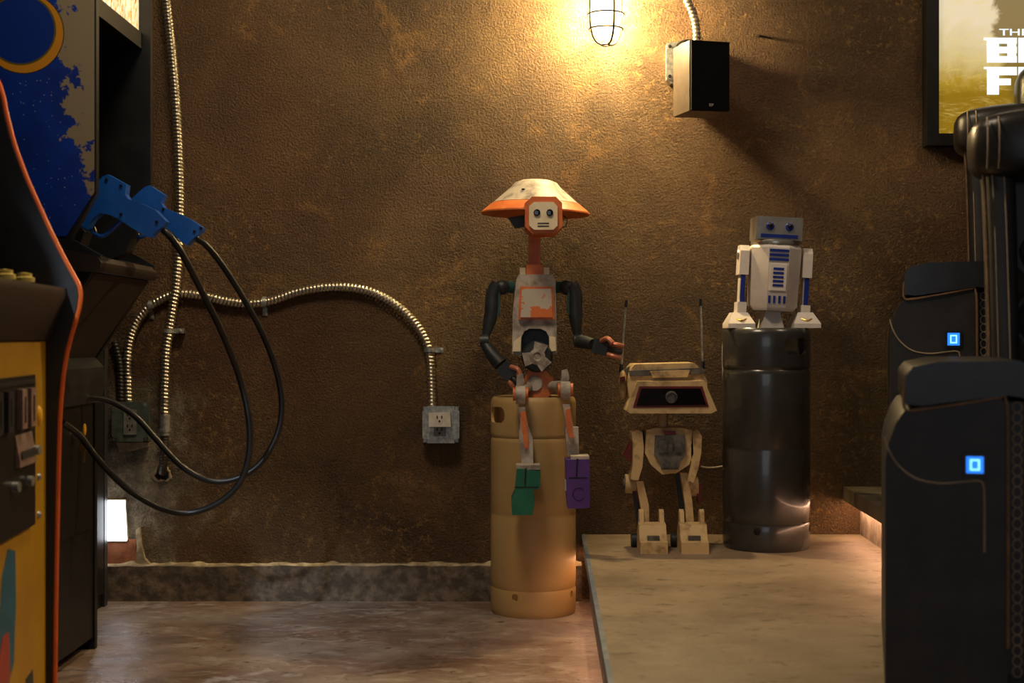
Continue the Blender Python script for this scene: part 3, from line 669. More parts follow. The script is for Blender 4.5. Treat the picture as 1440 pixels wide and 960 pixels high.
a = deck(-.06, .36); bm = NB(); cyl(bm, a, a+Vector((0, 0, .05)), .006); j = obj('joystick', bm, 'screw_dark', cp)
bm = NB(); ball(bm, a+Vector((0, 0, .06)), .018); obj('joystick_knob', bm, 'btn_red', cp)
# coin door
zt, zb = .69, .42
bm = yprism([], 0, 0) if False else ybox(-.0118, .13, zb, -.004, .47, zt); cdy = obj('coin_door', bm, 'frame_black', yc, bevel=.012, seg=3)
bm = ybox(-.0038, .145, .675, -.0005, .455, .682); obj('door_rib', bm, 'cab_grey', cdy)
for v in (.17, .235, .33, .40):
    bm = ybox(-.004, v, .60, .006, v+.035, .668); c_ = obj('coin_slot_plate', bm, 'coin_pink' if v < .3 else 'cab_grey', cdy, bevel=.002)
    bm = ybox(.0061, v+.014, .61, .0075, v+.02, .655); obj('coin_slot', bm, 'slot', cdy)
bm = yprism([(-.0038, .535), (.004, .535), (.004, .545), (-.0038, .59)], .16, .28); obj('price_plate', bm, 'coin_pink', cdy)
bm = ybox(.0041, .17, .548, .0055, .27, .562); obj('price_print', bm, 'slot', cdy)
for v, z in ((.145, .555), (.20, .505), (.30, .505)):
    a = MY @ Vector((-.004, v, z)); bm = NB(); cyl(bm, a, a+Vector((.012, 0, 0)), .009); obj('knob', bm, 'galvanised', cdy)
a = MY @ Vector((-.012, .07, .612)); bm = NB(); ball(bm, a, .012, (.6, 1, 1.6)); obj('lamp_button', bm, 'tag_yellow', fpn)
for z in (.5, .43): 
    a = MY @ Vector((-.012, .075, z)); bm = NB(); ball(bm, a, .007); obj('bolt', bm, 'galvanised', fpn)
# flat print on the yellow front: abstract colour shapes
def blob(u, pts, m):
    Mx = MY @ Matrix(((0, 0, 1, u), (1, 0, 0, 0), (0, 1, 0, 0), (0, 0, 0, 1)))
    bm = NB(); prism(bm, pts, 0, .001, 'xy', Mx); obj('print_shape', bm, m, fpn, smooth=False)
blob(-.0119, [(.25, .39), (.30, .40), (.34, .36), (.36, .28), (.37, .2), (.3, .17), (.26, .2), (.245, .3)], 'print_blue')
blob(-.0108, [(.30, .26), (.34, .26), (.38, .2), (.34, .17), (.29, .18)], 'print_red')
blob(-.0119, [(.12, .155), (.17, .15), (.19, .06), (.10, .06)], 'print_dark')
blob(-.0119, [(.40, .40), (.46, .41), (.48, .06), (.38, .06)], 'print_dark')
# ------------------------------------------------------------------ light guns, holsters, cables
def gun(label, outline, d, mats, guard, holster, group='blue light guns'):
    g = thing('light_gun', label, 'toy gun', P(outline[0][0], max(p[1] for p in outline), d), group=group)
    bm = NB(); pprism(bm, outline, d-.017, d+.017, d); obj('gun_body', bm, 'gun_blue', g, bevel=.006, seg=3)
    bm = NB(); tube(bm, spline([P(x, y, d) for x, y in guard], .004), .0045, 8); obj('trigger_guard', bm, 'gun_blue', g)
    tr = guard[1]; bm = NB(); tube(bm, spline([P(guard[0][0]+6, guard[0][1]-3, d), P(guard[0][0]+8, guard[0][1]+5, d), P(guard[0][0]+5, guard[0][1]+9, d)], .003), .003, 8); obj('trigger', bm, 'cab_grey', g)
    for x, y in mats:
        bm = NB(); lathe(bm, [(0, 0), (.0035, 0), (.0035, .0025), (0, .003)], Matrix.Translation(P(x, y, d-.0165)) @ Matrix.Rotation(PI/2, 4, 'X'), 10); obj('screw', bm, 'screw_dark', g)
    bm = NB(); pprism(bm, holster, d-.03, d+.03, d); obj('holster', bm, 'cab_black', gc, bevel=.004)
def c2(pts): return [(x/3.2, 230+y/3.2) for x, y in pts]
gun('blue light gun nearest the camera, holstered on the black arcade cabinet',
    c2([(470, 62), (496, 52), (578, 98), (572, 140), (585, 162), (640, 180), (705, 210), (756, 262), (742, 285), (702, 312), (690, 335), (668, 330), (600, 290), (540, 250), (500, 232), (462, 225), (432, 245), (400, 300), (330, 245)]), 3.12,
    c2([(480, 72), (545, 228), (706, 262), (545, 100)]), c2([(405, 296), (430, 318), (462, 326), (500, 300), (545, 258)]), c2([(240, 292), (322, 215), (400, 310), (352, 440), (300, 440)]))
gun('blue light gun farther back, half hidden behind the nearer one',
    c2([(590, 170), (655, 112), (680, 100), (746, 142), (732, 180), (745, 200), (800, 222), (860, 250), (920, 290), (915, 305), (868, 345), (850, 370), (822, 352), (770, 300), (700, 262), (660, 262), (640, 282), (560, 215)]), 3.32,
    c2([(735, 205), (876, 305), (905, 290)]), c2([(600, 320), (640, 330), (670, 310), (690, 285)]), c2([(470, 300), (560, 215), (640, 282), (580, 400), (500, 440)]))
def cable(label, pts, r=.0075):
    w3 = [P(*p) for p in pts]; bm = NB(); tube(bm, spline(w3, .012), r, 10); obj('gun_cable', bm, 'cable_black', label=label, cat='cable', ang=80)
cable('black cable of the nearer gun, looping lowest in front of the wall', [(229, 323, 3.12), (240, 333, 3.12), (258, 360, 3.14), (285, 412, 3.2), (315, 474, 3.25), (338, 535, 3.3), (350, 590, 3.3), (350, 640, 3.3), (336, 680, 3.3), (305, 708, 3.3), (265, 721, 3.3), (225, 714, 3.28), (180, 688, 3.25), (140, 648, 3.22), (112, 612, 3.2), (88, 594, 3.16)])
cable('black cable of the farther gun, looping widest to the right', [(276, 336, 3.32), (288, 343, 3.33), (312, 372, 3.36), (345, 424, 3.4), (374, 480, 3.44), (392, 535, 3.46), (396, 580, 3.46), (386, 620, 3.45), (362, 655, 3.44), (328, 674, 3.43), (292, 675, 3.42), (255, 655, 3.4), (220, 618, 3.39), (190, 585, 3.38), (160, 566, 3.37), (134, 560, 3.35), (112, 560, 3.33)])
# ------------------------------------------------------------------ recliners
def recliner(label, loc, rz, bk=1.0):
    root = thing('recliner', label, 'recliner', loc, rz, group='black leather home cinema recliners')
    def O_(nm, bm, m, par=root, **k): return obj(nm, bm, m, par, local=True, **k)
    W = .20
    def arm(mir):
        X = (lambda x: 1.02-x) if mir else (lambda x: x)
        out = [(.0, 0), (W, 0), (W, .535), (W-.012, .548), (.05, .528), (.032, .522), (.018, .50), (.006, .465), (0, .43)]
        bm = NB(); prism(bm, [(X(x), z) for x, z in out], 0, .66); a = O_('arm', bm, 'leather', bevel=.014, seg=4, bang=12, ang=70)
        pad = [(.033, .535), (.033, .585), (.045, .602), (.09, .612), (.22, .614), (.245, .60), (.245, .545), (.2, .552), (.06, .532)]
        bm = NB(); prism(bm, [(X(x), z) for x, z in pad], -.008, .60); O_('arm_pad', bm, 'leather_pad', bevel=.012, seg=4, bang=12, ang=70)
        def st(nm, pts, r=.0016, m='stitch'):
            bm = NB(); tube(bm, spline([(X(x), y, z) for x, y, z in pts], .008), r, 6); O_(nm, bm, m, a)
        st('piping', [(.032, -.003, .565), (.032, -.004, .527), (.05, -.004, .524), (.1, -.004, .532), (.15, -.004, .541), (W-.012, -.004, .548), (W-.001, -.004, .535), (W+.001, -.004, .40), (W+.001, -.004, .1)], .0028, 'piping')
        st('stitching', [(-.001, .002, .475), (.004, -.002, .455), (.02, -.0015, .425), (.05, -.0015, .40), (.09, -.0015, .392), (.13, -.0015, .396), (.155, -.0015, .398), (.162, -.0015, .385), (.163, -.0015, .33), (.163, -.0015, .27)], .0018)
        if not mir:
            bm = NB(); box(bm, (.128, -.006, .407), (.166, .001, .447)); s = O_('power_switch', bm, 'frame_black', a, bevel=.004)
            bm = NB(); box(bm, (.133, -.0072, .412), (.161, -.0061, .442)); O_('lit_face', bm, 'switch_lit', s)
            bm = NB()
            for q in ((.139, .434, .155, .437), (.139, .417, .155, .420), (.139, .420, .142, .434), (.152, .420, .155, .434)):
                box(bm, (q[0], -.0079, q[1]), (q[2], -.0073, q[3]))
            O_('lit_icon', bm, 'switch_icon', s)
            # decorative chain stitch strip beside the panel
            for i in range(26):
                z = .53-i*.019; bm = NB(); tube(bm, [(.217+.0075*math.cos(2*PI*k/14), .0135, z+.0095*math.sin(2*PI*k/14)) for k in range(15)], .0012, 5); O_('chain_stitch', bm, 'stitch', a)
            bm = NB(); box(bm, (W+.001, .015, .05), (.236, .6, .54)); O_('inner_panel', bm, 'leather', a, bevel=.004)
    arm(False); arm(True)
    bm = NB(); box(bm, (.238, .02, .06), (.782, .2, .40)); O_('footrest', bm, 'leather', bevel=.03, seg=3)
    bm = NB(); box(bm, (.238, .03, .32), (.782, .6, .46)); O_('seat', bm, 'leather', bevel=.04, seg=4)
    for q in (0, 1):
        X = (lambda x: 1.02-x) if q else (lambda x: x)
        bm = NB(); rows = []
        #        z    x0    x1    yfront yback
        keys = [(.42, .212, .27, .44, .60), (.60, .210, .268, .455, .62), (.80, .206, .266, .475, .64), (.90, .202, .264, .48, .65), (.95, .198, .262, .48, .655)]
        keys = [(z*bk, a_, b_, c_, e_) for z, a_, b_, c_, e_ in keys]
        for z, xa, xb, ya, yb in keys:
            r_ = []
            for k in range(20):
                a = 2*PI*k/20; ca, sa = math.cos(a), math.sin(a)
                e = lambda t_: math.copysign(abs(t_)**.5, t_)
                r_.append(bm.verts.new((X((xa+xb)/2+(xb-xa)/2*e(ca)), (ya+yb)/2+(yb-ya)/2*e(sa), z)))
            rows.append(r_)
        for A, B in zip(rows, rows[1:]):
            for k in range(20): bm.faces.new((A[k], A[(k+1) % 20], B[(k+1) % 20], B[k]))
        bm.faces.new(rows[0]); bm.faces.new(rows[-1])
        wg = O_('back_bolster', bm, 'leather', ang=70)
        for dx in (.008, .030):
            bm = NB(); tube(bm, spline([(X(xa+dx+.006), ya-.001+(.004 if dx < .03 else 0), z) for z, xa, xb, ya, yb in keys], .008), .0017, 6); O_('stitching', bm, 'stitch', wg)
        bm = NB(); tube(bm, spline([(X(xa-.001), ya+.03, z) for z, xa, xb, ya, yb in keys], .01), .003, 6); O_('piping', bm, 'piping', wg)
    # quilted centre cushion and head cushion
    bm = NB(); nu, nv = 72, 80; g = []
    for j in range(nv+1):
        row = []
        for i in range(nu+1):
            u, v = i/nu, j/nv; x = .25+.52*u; z = (.40+.60*v)*bk
            a, b = (x*20+z*13), (x*20-z*13)
            q = (abs(math.sin(a*PI/2))*abs(math.sin(b*PI/2)))**.6
            row.append(bm.verts.new((x, .495+.075*v-.022*q, z)))
        g.append(row)
    for j in range(nv):
        for i in range(nu): bm.faces.new((g[j][i], g[j][i+1], g[j+1][i+1], g[j+1][i]))
    O_('quilted_back', bm, 'leather', ang=80)
    bm = NB(); pill(bm, (.172, .42, .905*bk), (.848, .67, 1.05*bk), .45, 64, 20); hr = O_('head_roll', bm, 'leather_pad', ang=89)
    for dx in (.03, .052):
        for q in (0, 1):
            X = (lambda x: 1.02-x) if q else (lambda x: x)
            bm = NB(); tube(bm, spline([(X(.172+dx), y, z*bk) for y, z in ((.445, .928), (.429, .95), (.425, .978), (.429, 1.005), (.445, 1.028))], .008), .0017, 6); O_('stitching', bm, 'stitch', hr)
    bm = NB(); box(bm, (.26, .53, .25), (.76, .66, 1.0*bk)); O_('back_shell', bm, 'leather', bevel=.02)
    bm = NB(); pill(bm, (.33, .44, .98*bk), (.69, .67, 1.16*bk), .45, 48, 20); O_('head_cushion', bm, 'leather_pad', ang=89)
    bm = NB(); box(bm, (.02, .06, -.0), (1.0, .64, .06)); O_('base', bm, 'frame_black')
    return root
fl = P(1252, 0, 3.46); fl.z = .325
far = recliner('black leather recliner on the stepped riser, in front of the poster', fl, math.radians(-14))
nl = P(1245, 0, 2.26); nl.z = .187
near = recliner('black leather recliner in the right foreground, cut by the frame edge', nl, math.radians(-14), 1.09)
near.scale = (.92, .92, .87)
far.scale = (1, .8, 1)
#@ROBOTS
# ------------------------------------------------------------------ seated robot on the tan keg (plain generic figure)
rb = thing('robot_figure', 'orange and white robot figure sitting on the tan keg with a wide brimmed helmet', 'robot', (K1.x, K1.y, .594))
d0 = 3.93
hc = P(753, 301, d0)
T = Matrix.Translation(hc) @ Matrix.Rotation(math.radians(1), 4, 'Y')
bm = NB(); lathe(bm, [(0, .095), (.04, .093), (.058, .086), (.068, .074), (.118, .030), (.112, .024), (0, .024)], T, 64); hm = obj('helmet', bm, 'bot_white', rb)
bm = NB(); lathe(bm, [(.121, .0285), (.15, .004), (.151, 0), (.148, -.002), (.112, .018), (.112, .0235), (.121, .0285)], T, 64); obj('brim', bm, 'bot_orange', hm)
for a in (0, 2.1, 3.6): 
    bm = NB(); ball(bm, T @ Vector((.085*math.cos(a-2), .085*math.sin(a-2), .061)), .005, (1, 1, .4)); obj('rivet', bm, 'bot_dark', hm)
bm = NB(); pprism(bm, [(748, 278), (781, 278), (790, 287), (790, 320), (781, 329), (748, 329), (738, 320), (738, 287)], 3.765, 3.93, 3.8); fc = obj('face_housing', bm, 'bot_orange', rb, bevel=.007, seg=3)
bm = NB(); pprism(bm, [(751, 284), (778, 284), (784, 290), (784, 317), (778, 323), (751, 323), (744, 317), (744, 290)], 3.756, 3.765, 3.76); obj('face_plate', bm, 'bot_cream', fc, bevel=.004)
for x in (755, 773):
    bm = NB(); lathe(bm, [(0, 0), (.009, 0), (.009, .004), (.007, .006), (0, .0065)], Matrix.Translation(P(x, 299, 3.756)) @ Matrix.Rotation(PI/2, 4, 'X'), 20); obj('eye', bm, 'lens', fc)
for y in (313, 317):
    bm = NB(); pprism(bm, [(756, y), (772, y), (772, y+1.3), (756, y+1.3)], 3.7545, 3.756); obj('mouth_slot', bm, 'bot_dark', fc)
bm = NB(); pprism(bm, [(715, 306), (738, 302), (738, 318), (724, 320)], 3.91, 3.95); obj('side_bracket', bm, 'bot_dark', rb, bevel=.003)
bm = NB(); tube(bm, spline([P(792, 303, 3.9), P(797, 308, 3.9), P(796, 317, 3.91), P(789, 320, 3.92)], .003), .0015, 6); obj('wire', bm, 'cable_black', rb)
bm = NB(); pprism(bm, [(743, 330), (760, 330), (760, 375), (743, 375)], 3.91, 3.95); nk = obj('neck', bm, 'bot_orange', rb, bevel=.003)
for x in (746, 750, 754, 757):
    bm = NB(); pprism(bm, [(x-.6, 338), (x+.6, 338), (x+.6, 372), (x-.6, 372)], 3.9075, 3.91); obj('neck_rib', bm, 'bot_orange', nk)
bm = NB(); pprism(bm, [(740, 372), (764, 372), (764, 387), (740, 387)], 3.9, 3.96); obj('neck_base', bm, 'bot_orange', rb, bevel=.003)
for x in (731, 764.5):
    bm = NB(); pprism(bm, [(x, 376), (x+8, 376), (x+8, 388), (x, 388)], 3.91, 3.95); obj('collar_block', bm, 'bot_cream', rb, bevel=.003)
bm = NB(); pprism(bm, [(729, 386), (777, 386), (781, 394), (782, 440), (783, 497), (772, 500), (772, 474), (768, 466), (760, 462), (744, 462), (737, 466), (733, 475), (733, 500), (720, 497), (721, 440), (726, 394)], 3.885, 3.975, 3.9); ts = obj('torso', bm, 'bot_white', rb, bevel=.005)
bm = NB(); pprism(bm, [(733.5, 462), (771.5, 462), (771.5, 505), (733.5, 505)], 3.93, 3.97); obj('waist_recess', bm, 'bot_dark', ts)
bm = NB(); pprism(bm, [(731, 403), (778, 403), (780, 449), (729, 449)], 3.874, 3.885, 3.88); cf = obj('chest_frame', bm, 'bot_orange', ts, bevel=.003)
bm = NB(); pprism(bm, [(734, 406), (775, 406), (777, 446), (732, 446)], 3.868, 3.874, 3.87); obj('chest_plate', bm, 'bot_flaked', ts, bevel=.002)
bm = NB(); pprism(bm, [(722, 480), (733, 472), (732, 494), (721, 494)], 3.878, 3.885); obj('hip_plate', bm, 'bot_cream', ts, bevel=.002)
bm = NB(); pprism(bm, [(772.5, 472), (781, 474), (782, 493), (772.5, 494)], 3.878, 3.885); obj('hip_plate', bm, 'bot_cream', ts, bevel=.002)
bc = P(755, 501, 3.9)
bm = NB(); lathe(bm, [(0, 0), (.043, 0), (.043, .02), (.036, .034), (0, .038)], Matrix.Translation(bc) @ Matrix.Rotation(PI/2, 4, 'X'), 40); hb_ = obj('belly_hub', bm, 'bot_dark', rb)
for k in range(3):
    M = Matrix.Translation(bc+Vector((0, -.0385, 0))) @ Matrix.Rotation(k*2*PI/3+.3, 4, 'Y')
    bm = NB(); prism(bm, [(-.014, .008), (.014, .008), (.019, .038), (-.019, .038)], -.004, .004, 'xz', M); obj('hub_plate', bm, 'bot_white', hb_, bevel=.002)
bm = NB(); lathe(bm, [(0, 0), (.022, 0), (.022, .007), (.012, .010), (.008, .007), (0, .007)], Matrix.Translation(bc+Vector((0, -.036, 0))) @ Matrix.Rotation(PI/2, 4, 'X'), 28); obj('hub_cap', bm, 'bot_white', hb_)
bm = NB(); pprism(bm, [(743, 520), (766, 520), (778, 532), (778, 552), (768, 560), (745, 560), (738, 552), (738, 530)], 3.89, 3.97, 3.9); pv = obj('pelvis', bm, 'bot_orange', rb, bevel=.006)
bm = NB(); lathe(bm, [(0, 0), (.022, 0), (.02, .006), (0, .007)], Matrix.Translation(P(752, 539, 3.89)) @ Matrix.Rotation(PI/2, 4, 'X'), 24); obj('pelvis_cap', bm, 'bot_white', pv)
def limb(nm, pts, rs, m, par=rb, seg=14):
    bm = NB(); sp2 = spline([P(*p) for p in pts], .012); n = len(sp2); k = len(rs)-1
    rr = [rs[min(int(i/(n-1)*k), k-1)]*(1-(i/(n-1)*k-min(int(i/(n-1)*k), k-1)))+rs[min(int(i/(n-1)*k), k-1)+1]*(i/(n-1)*k-min(int(i/(n-1)*k), k-1)) for i in range(n)]
    tube(bm, sp2, rr, seg); return obj(nm, bm, m, par, ang=60)
for sgn, sh in ((-1, 704), (1, 799)):
    bm = NB(); a = P(720 if sgn < 0 else 782, 404, 3.92); b = P(sh, 403, 3.9); cyl(bm, a, b, .017, .014); obj('shoulder_axle', bm, 'bot_teal', rb)
    bm = NB(); ball(bm, P(sh-sgn*2, 404, 3.9), .021); obj('shoulder_joint', bm, 'bot_dark', rb)
ua = limb('upper_arm', [(701, 400, 3.9), (694, 412, 3.9), (691, 440, 3.895), (683, 474, 3.89)], [.021, .021, .019, .010], 'bot_dark')
limb('upper_arm', [(802, 400, 3.9), (808, 412, 3.9), (809, 440, 3.895), (812, 472, 3.89)], [.021, .021, .019, .010], 'bot_dark')
bm = NB(); pprism(bm, [(697, 405), (703, 410), (703, 440), (697, 447)], 3.885, 3.905); obj('arm_plate', bm, 'bot_teal', rb, bevel=.002)
bm = NB(); pprism(bm, [(798, 410), (804, 405), (804, 447), (798, 440)], 3.885, 3.905); obj('arm_plate', bm, 'bot_teal', rb, bevel=.002)
for x, y in ((681, 479), (813, 479)):
    bm = NB(); cyl(bm, P(x-6, y, 3.88), P(x+6, y, 3.88), .017); obj('elbow', bm, 'bot_dark', rb, bevel=.002)
limb('forearm', [(681, 481, 3.88), (690, 496, 3.87), (704, 512, 3.86)], [.013, .018, .020], 'bot_dark')
limb('forearm', [(812, 480, 3.88), (822, 481, 3.86), (834, 484, 3.83)], [.017, .018, .015], 'bot_dark')
def hand(cx, cy, d, ax, n0):
    Mx = Matrix.Translation(P(cx, cy, d)) @ ax
    bm = NB(); box(bm, (-.020, -.018, -.02), (.022, .018, .02), Mx); hd = obj('hand', bm, 'bot_dark', rb, bevel=.006)
    for i, z in enumerate((-.014, 0, .014)):
        bm = NB(); pts = [Mx @ Vector(p) for p in ((.018, -.008, z), (.042, -.014, z*1.1), (.058, -.002, z*1.1))]
        tube(bm, spline(pts, .006), [.0068]*len(spline(pts, .006)), 8); f_ = obj('finger', bm, 'bot_copper' if i != 1 else 'bot_dark', hd)
    bm = NB(); pts = [Mx @ Vector(p) for p in ((.0, -.014, .016), (.018, -.03, .026), (.036, -.032, .018))]
    tube(bm, spline(pts, .006), .0068, 8); obj('thumb', bm, 'bot_copper', hd)
hand(846, 488, 3.81, Matrix.Rotation(math.radians(14), 4, 'Y') @ Matrix.Rotation(math.radians(-20), 4, 'Z'), 0)
hand(712, 521, 3.84, Matrix.Rotation(math.radians(48), 4, 'Y'), 1)
for side_, hip, knee, shin, foot, fm in (('l', (745, 543), (732, 555), [(733, 572), (737, 600), (742, 655)], [(727, 657), (760, 661), (759, 684), (750, 688), (750, 695), (752, 700), (749, 722), (720, 722), (719, 700), (724, 690)], 'bot_green'),
                                    ('r', (772, 543), (795, 549), [(796, 568), (800, 600), (806, 640)], [(795, 645), (828, 644), (829, 700), (828, 712), (798, 713), (796, 690)], 'bot_purple')):
    bm = NB(); cyl(bm, P(*hip, 3.92), P(knee[0], knee[1]-6, 3.79), .014, .015); obj('thigh', bm, 'bot_white', rb)
    kc = P(knee[0], knee[1], 3.775)
    bm = NB(); cyl(bm, kc+Vector((-.013, 0, 0)), kc+Vector((.013, 0, 0)), .024, .024, 28); kn = obj('knee_disc', bm, 'bot_white', rb, bevel=.004)
    bm = NB(); cyl(bm, kc+Vector((-.02, -.002, .002)), kc+Vector((-.0135, -.002, .002)), .018, .018, 24); obj('knee_cap', bm, 'bot_orange', kn)
    bm = NB(); cyl(bm, kc+Vector((.0135, -.002, .002)), kc+Vector((.02, -.002, .002)), .018, .018, 24); obj('knee_cap', bm, 'bot_orange', kn)
    bm = NB(); x, y = knee; pprism(bm, [(x-5, y-28), (x+3, y-30), (x+6, y-18), (x+2, y-8), (x-6, y-12)], 3.79, 3.82); obj('knee_bracket', bm, 'bot_white', rb, bevel=.003)
    (xa, ya), (xb, yb), (xc, yc_) = shin
    bm = NB(); pprism(bm, [(xa-5, ya), (xa+5, ya), (xb+6, yb), (xc+7, yc_-40), (xc+8, yc_), (xc-8, yc_), (xc-12, yc_-40), (xb-7, yb+5), (xb-5, yb-8)], 3.755, 3.79, 3.77); shn = obj('shin', bm, 'bot_white', rb, bevel=.004)
    bm = NB(); pprism(bm, [(xa-1, ya+8), (xa+6, ya+6), (xb+5, yb+8), (xc+1, yc_-26), (xc-4, yc_-24), (xb-3, yb+4)], 3.746, 3.755, 3.75); obj('shin_plate', bm, 'bot_orange', shn, bevel=.002)
    fb_ = NB(); pprism(fb_, foot, 3.70, 3.782, 3.73); ft = obj('foot', fb_, fm, rb, bevel=.004)
    xs = [p[0] for p in foot]; ys = [p[1] for p in foot]; mx = (min(xs)+max(xs))/2
    bm = NB(); pprism(bm, [(mx-1.2, min(ys)+1), (mx+1.2, min(ys)+1), (mx, min(ys)+26), (mx-2.2, min(ys)+26)], 3.698, 3.701); obj('toe_slot', bm, 'bot_black', ft)
    bm = NB(); pprism(bm, [(min(xs)+7, min(ys)-4), (max(xs)-1, min(ys)-4), (max(xs)-1, min(ys)+2), (min(xs)+7, min(ys)+2)], 3.705, 3.778, 3.73); obj('ankle', bm, 'bot_white', ft, bevel=.002)
    yl = min(ys)+27
    bm = NB(); pprism(bm, [(min(xs)+5, yl), (max(xs)-3, yl), (max(xs)-3, yl+1.2), (min(xs)+5, yl+1.2)], 3.6985, 3.701); obj('toe_groove', bm, 'bot_black', ft)
    if side_ == 'r':
        bm = NB(); pts = [P(814+8*math.cos(a), 694+9*math.sin(a), 3.6995) for a in [PI*.2+PI*1.6*i/20 for i in range(21)]]
        tube(bm, pts, .0018, 6); obj('embossed_mark', bm, 'bot_mark', ft)
        bm = NB(); pprism(bm, [(794, 675), (799, 675), (799, 690), (794, 690)], 3.705, 3.74); obj('side_latch', bm, 'bot_white', ft, bevel=.002)
# ------------------------------------------------------------------ small two-legged robot on the platform (plain generic figure)
bd = thing('robot_figure', 'small weathered cream robot on two legs with two aerials, on the platform', 'robot', P(938, 775, 3.83))
bd.location.z = .187; WM[bd.name] = Matrix.Translation(bd.location)
E = 3.85
bm = NB(); pprism(bm, [(887, 517), (892, 512), (975, 510), (980, 514), (993, 534), (993, 556), (884, 558), (882, 540)], 3.80, 3.96, 3.82); hd = obj('head', bm, 'relic_cream', bd, bevel=.006)
bm = NB(); pprism(bm, [(884, 521), (986, 517), (988, 526), (886, 529)], 3.793, 3.80, 3.795); obj('head_band', bm, 'relic_grey', hd, bevel=.002)
bm = NB(); pprism(bm, [(914, 522), (970, 520), (966, 530), (918, 531)], 3.782, 3.793, 3.79); obj('head_grip', bm, 'relic_cream', hd, bevel=.003)
bm = NB(); pprism(bm, [(896, 536), (990, 535), (1008, 577), (1000, 581), (886, 581), (880, 577)], 3.765, 3.86, 3.77); fr = obj('face_block', bm, 'relic_cream', hd, bevel=.005)
bm = NB(); pprism(bm, [(899, 543), (988, 543), (997, 572), (890, 573)], 3.7635, 3.765, 3.764); obj('visor_frame', bm, 'relic_red', fr)
bm = NB(); pprism(bm, [(902, 546), (985, 546), (993, 569), (895, 570)], 3.760, 3.7635, 3.762); obj('visor', bm, 'lens', fr)
bm = NB(); lathe(bm, [(0, 0), (.016, 0), (.016, .006), (.012, .007), (.011, .003), (0, .003)], Matrix.Translation(P(944, 558, 3.76)) @ Matrix.Rotation(PI/2, 4, 'X'), 28); obj('lens_ring', bm, 'relic_grey', fr)
bm = NB(); ball(bm, P(876, 541, 3.86), .04, (.28, .55, 1)); er = obj('ear_pod', bm, 'relic_cream', hd)
bm = NB(); pprism(bm, [(872, 530), (879, 529), (879, 536), (872, 537)], 3.832, 3.842); obj('ear_tab', bm, 'relic_red', er)
for a, b, c_, e in (((873, 524), (874, 512), (880, 432), (881, 422)), ((988, 520), (988.5, 508), (985.5, 430), (985, 420))):
    bm = NB(); cyl(bm, P(*b, 3.88), P(*c_, 3.88), .0033, .0026, 10); an = obj('aerial', bm, 'galvanised', bd)
    bm = NB(); cyl(bm, P(*a, 3.88), P(*b, 3.88), .0052, .0048, 12); cyl(bm, P(*c_, 3.88), P(*e, 3.88), .0042, .0036, 12); obj('aerial_tip', bm, 'bot_black', an)
bm = NB(); pprism(bm, [(886, 515), (872, 524), (873, 530), (888, 524)], 3.86, 3.9); pprism(bm, [(978, 512), (991, 519), (990, 525), (980, 522)], 3.86, 3.9); obj('aerial_mount', bm, 'relic_grey', hd)
bm = NB(); cyl(bm, P(932, 606, 3.87), P(932, 578, 3.87), .015); obj('neck', bm, 'relic_cream', bd)
bm = NB(); pprism(bm, [(908, 604), (920, 601), (958, 601), (972, 604), (974, 636), (968, 652), (950, 664), (930, 666), (914, 652), (906, 636)], 3.80, 3.93, 3.82); tb = obj('torso', bm, 'relic_cream', bd, bevel=.006)
bm = NB(); pprism(bm, [(921, 612), (963, 611), (964, 640), (957, 648), (954, 660), (930, 660), (928, 648), (920, 640)], 3.79, 3.80, 3.795); gp = obj('chest_panel', bm, 'relic_grey', tb, bevel=.003)
for q in ((926, 619, 938, 636), (941, 619, 946, 636), (949, 619, 959, 636), (932, 651, 940, 657), (943, 651, 951, 657)):
    bm = NB(); pprism(bm, [(q[0], q[1]), (q[2], q[1]), (q[2], q[3]), (q[0], q[3])], 3.785, 3.79, 3.787); obj('panel_block', bm, 'relic_grey', gp, bevel=.0015)
bm = NB(); pprism(bm, [(934, 606), (950, 606), (950, 610.5), (934, 610.5)], 3.794, 3.80); obj('chest_tab', bm, 'relic_red', tb)
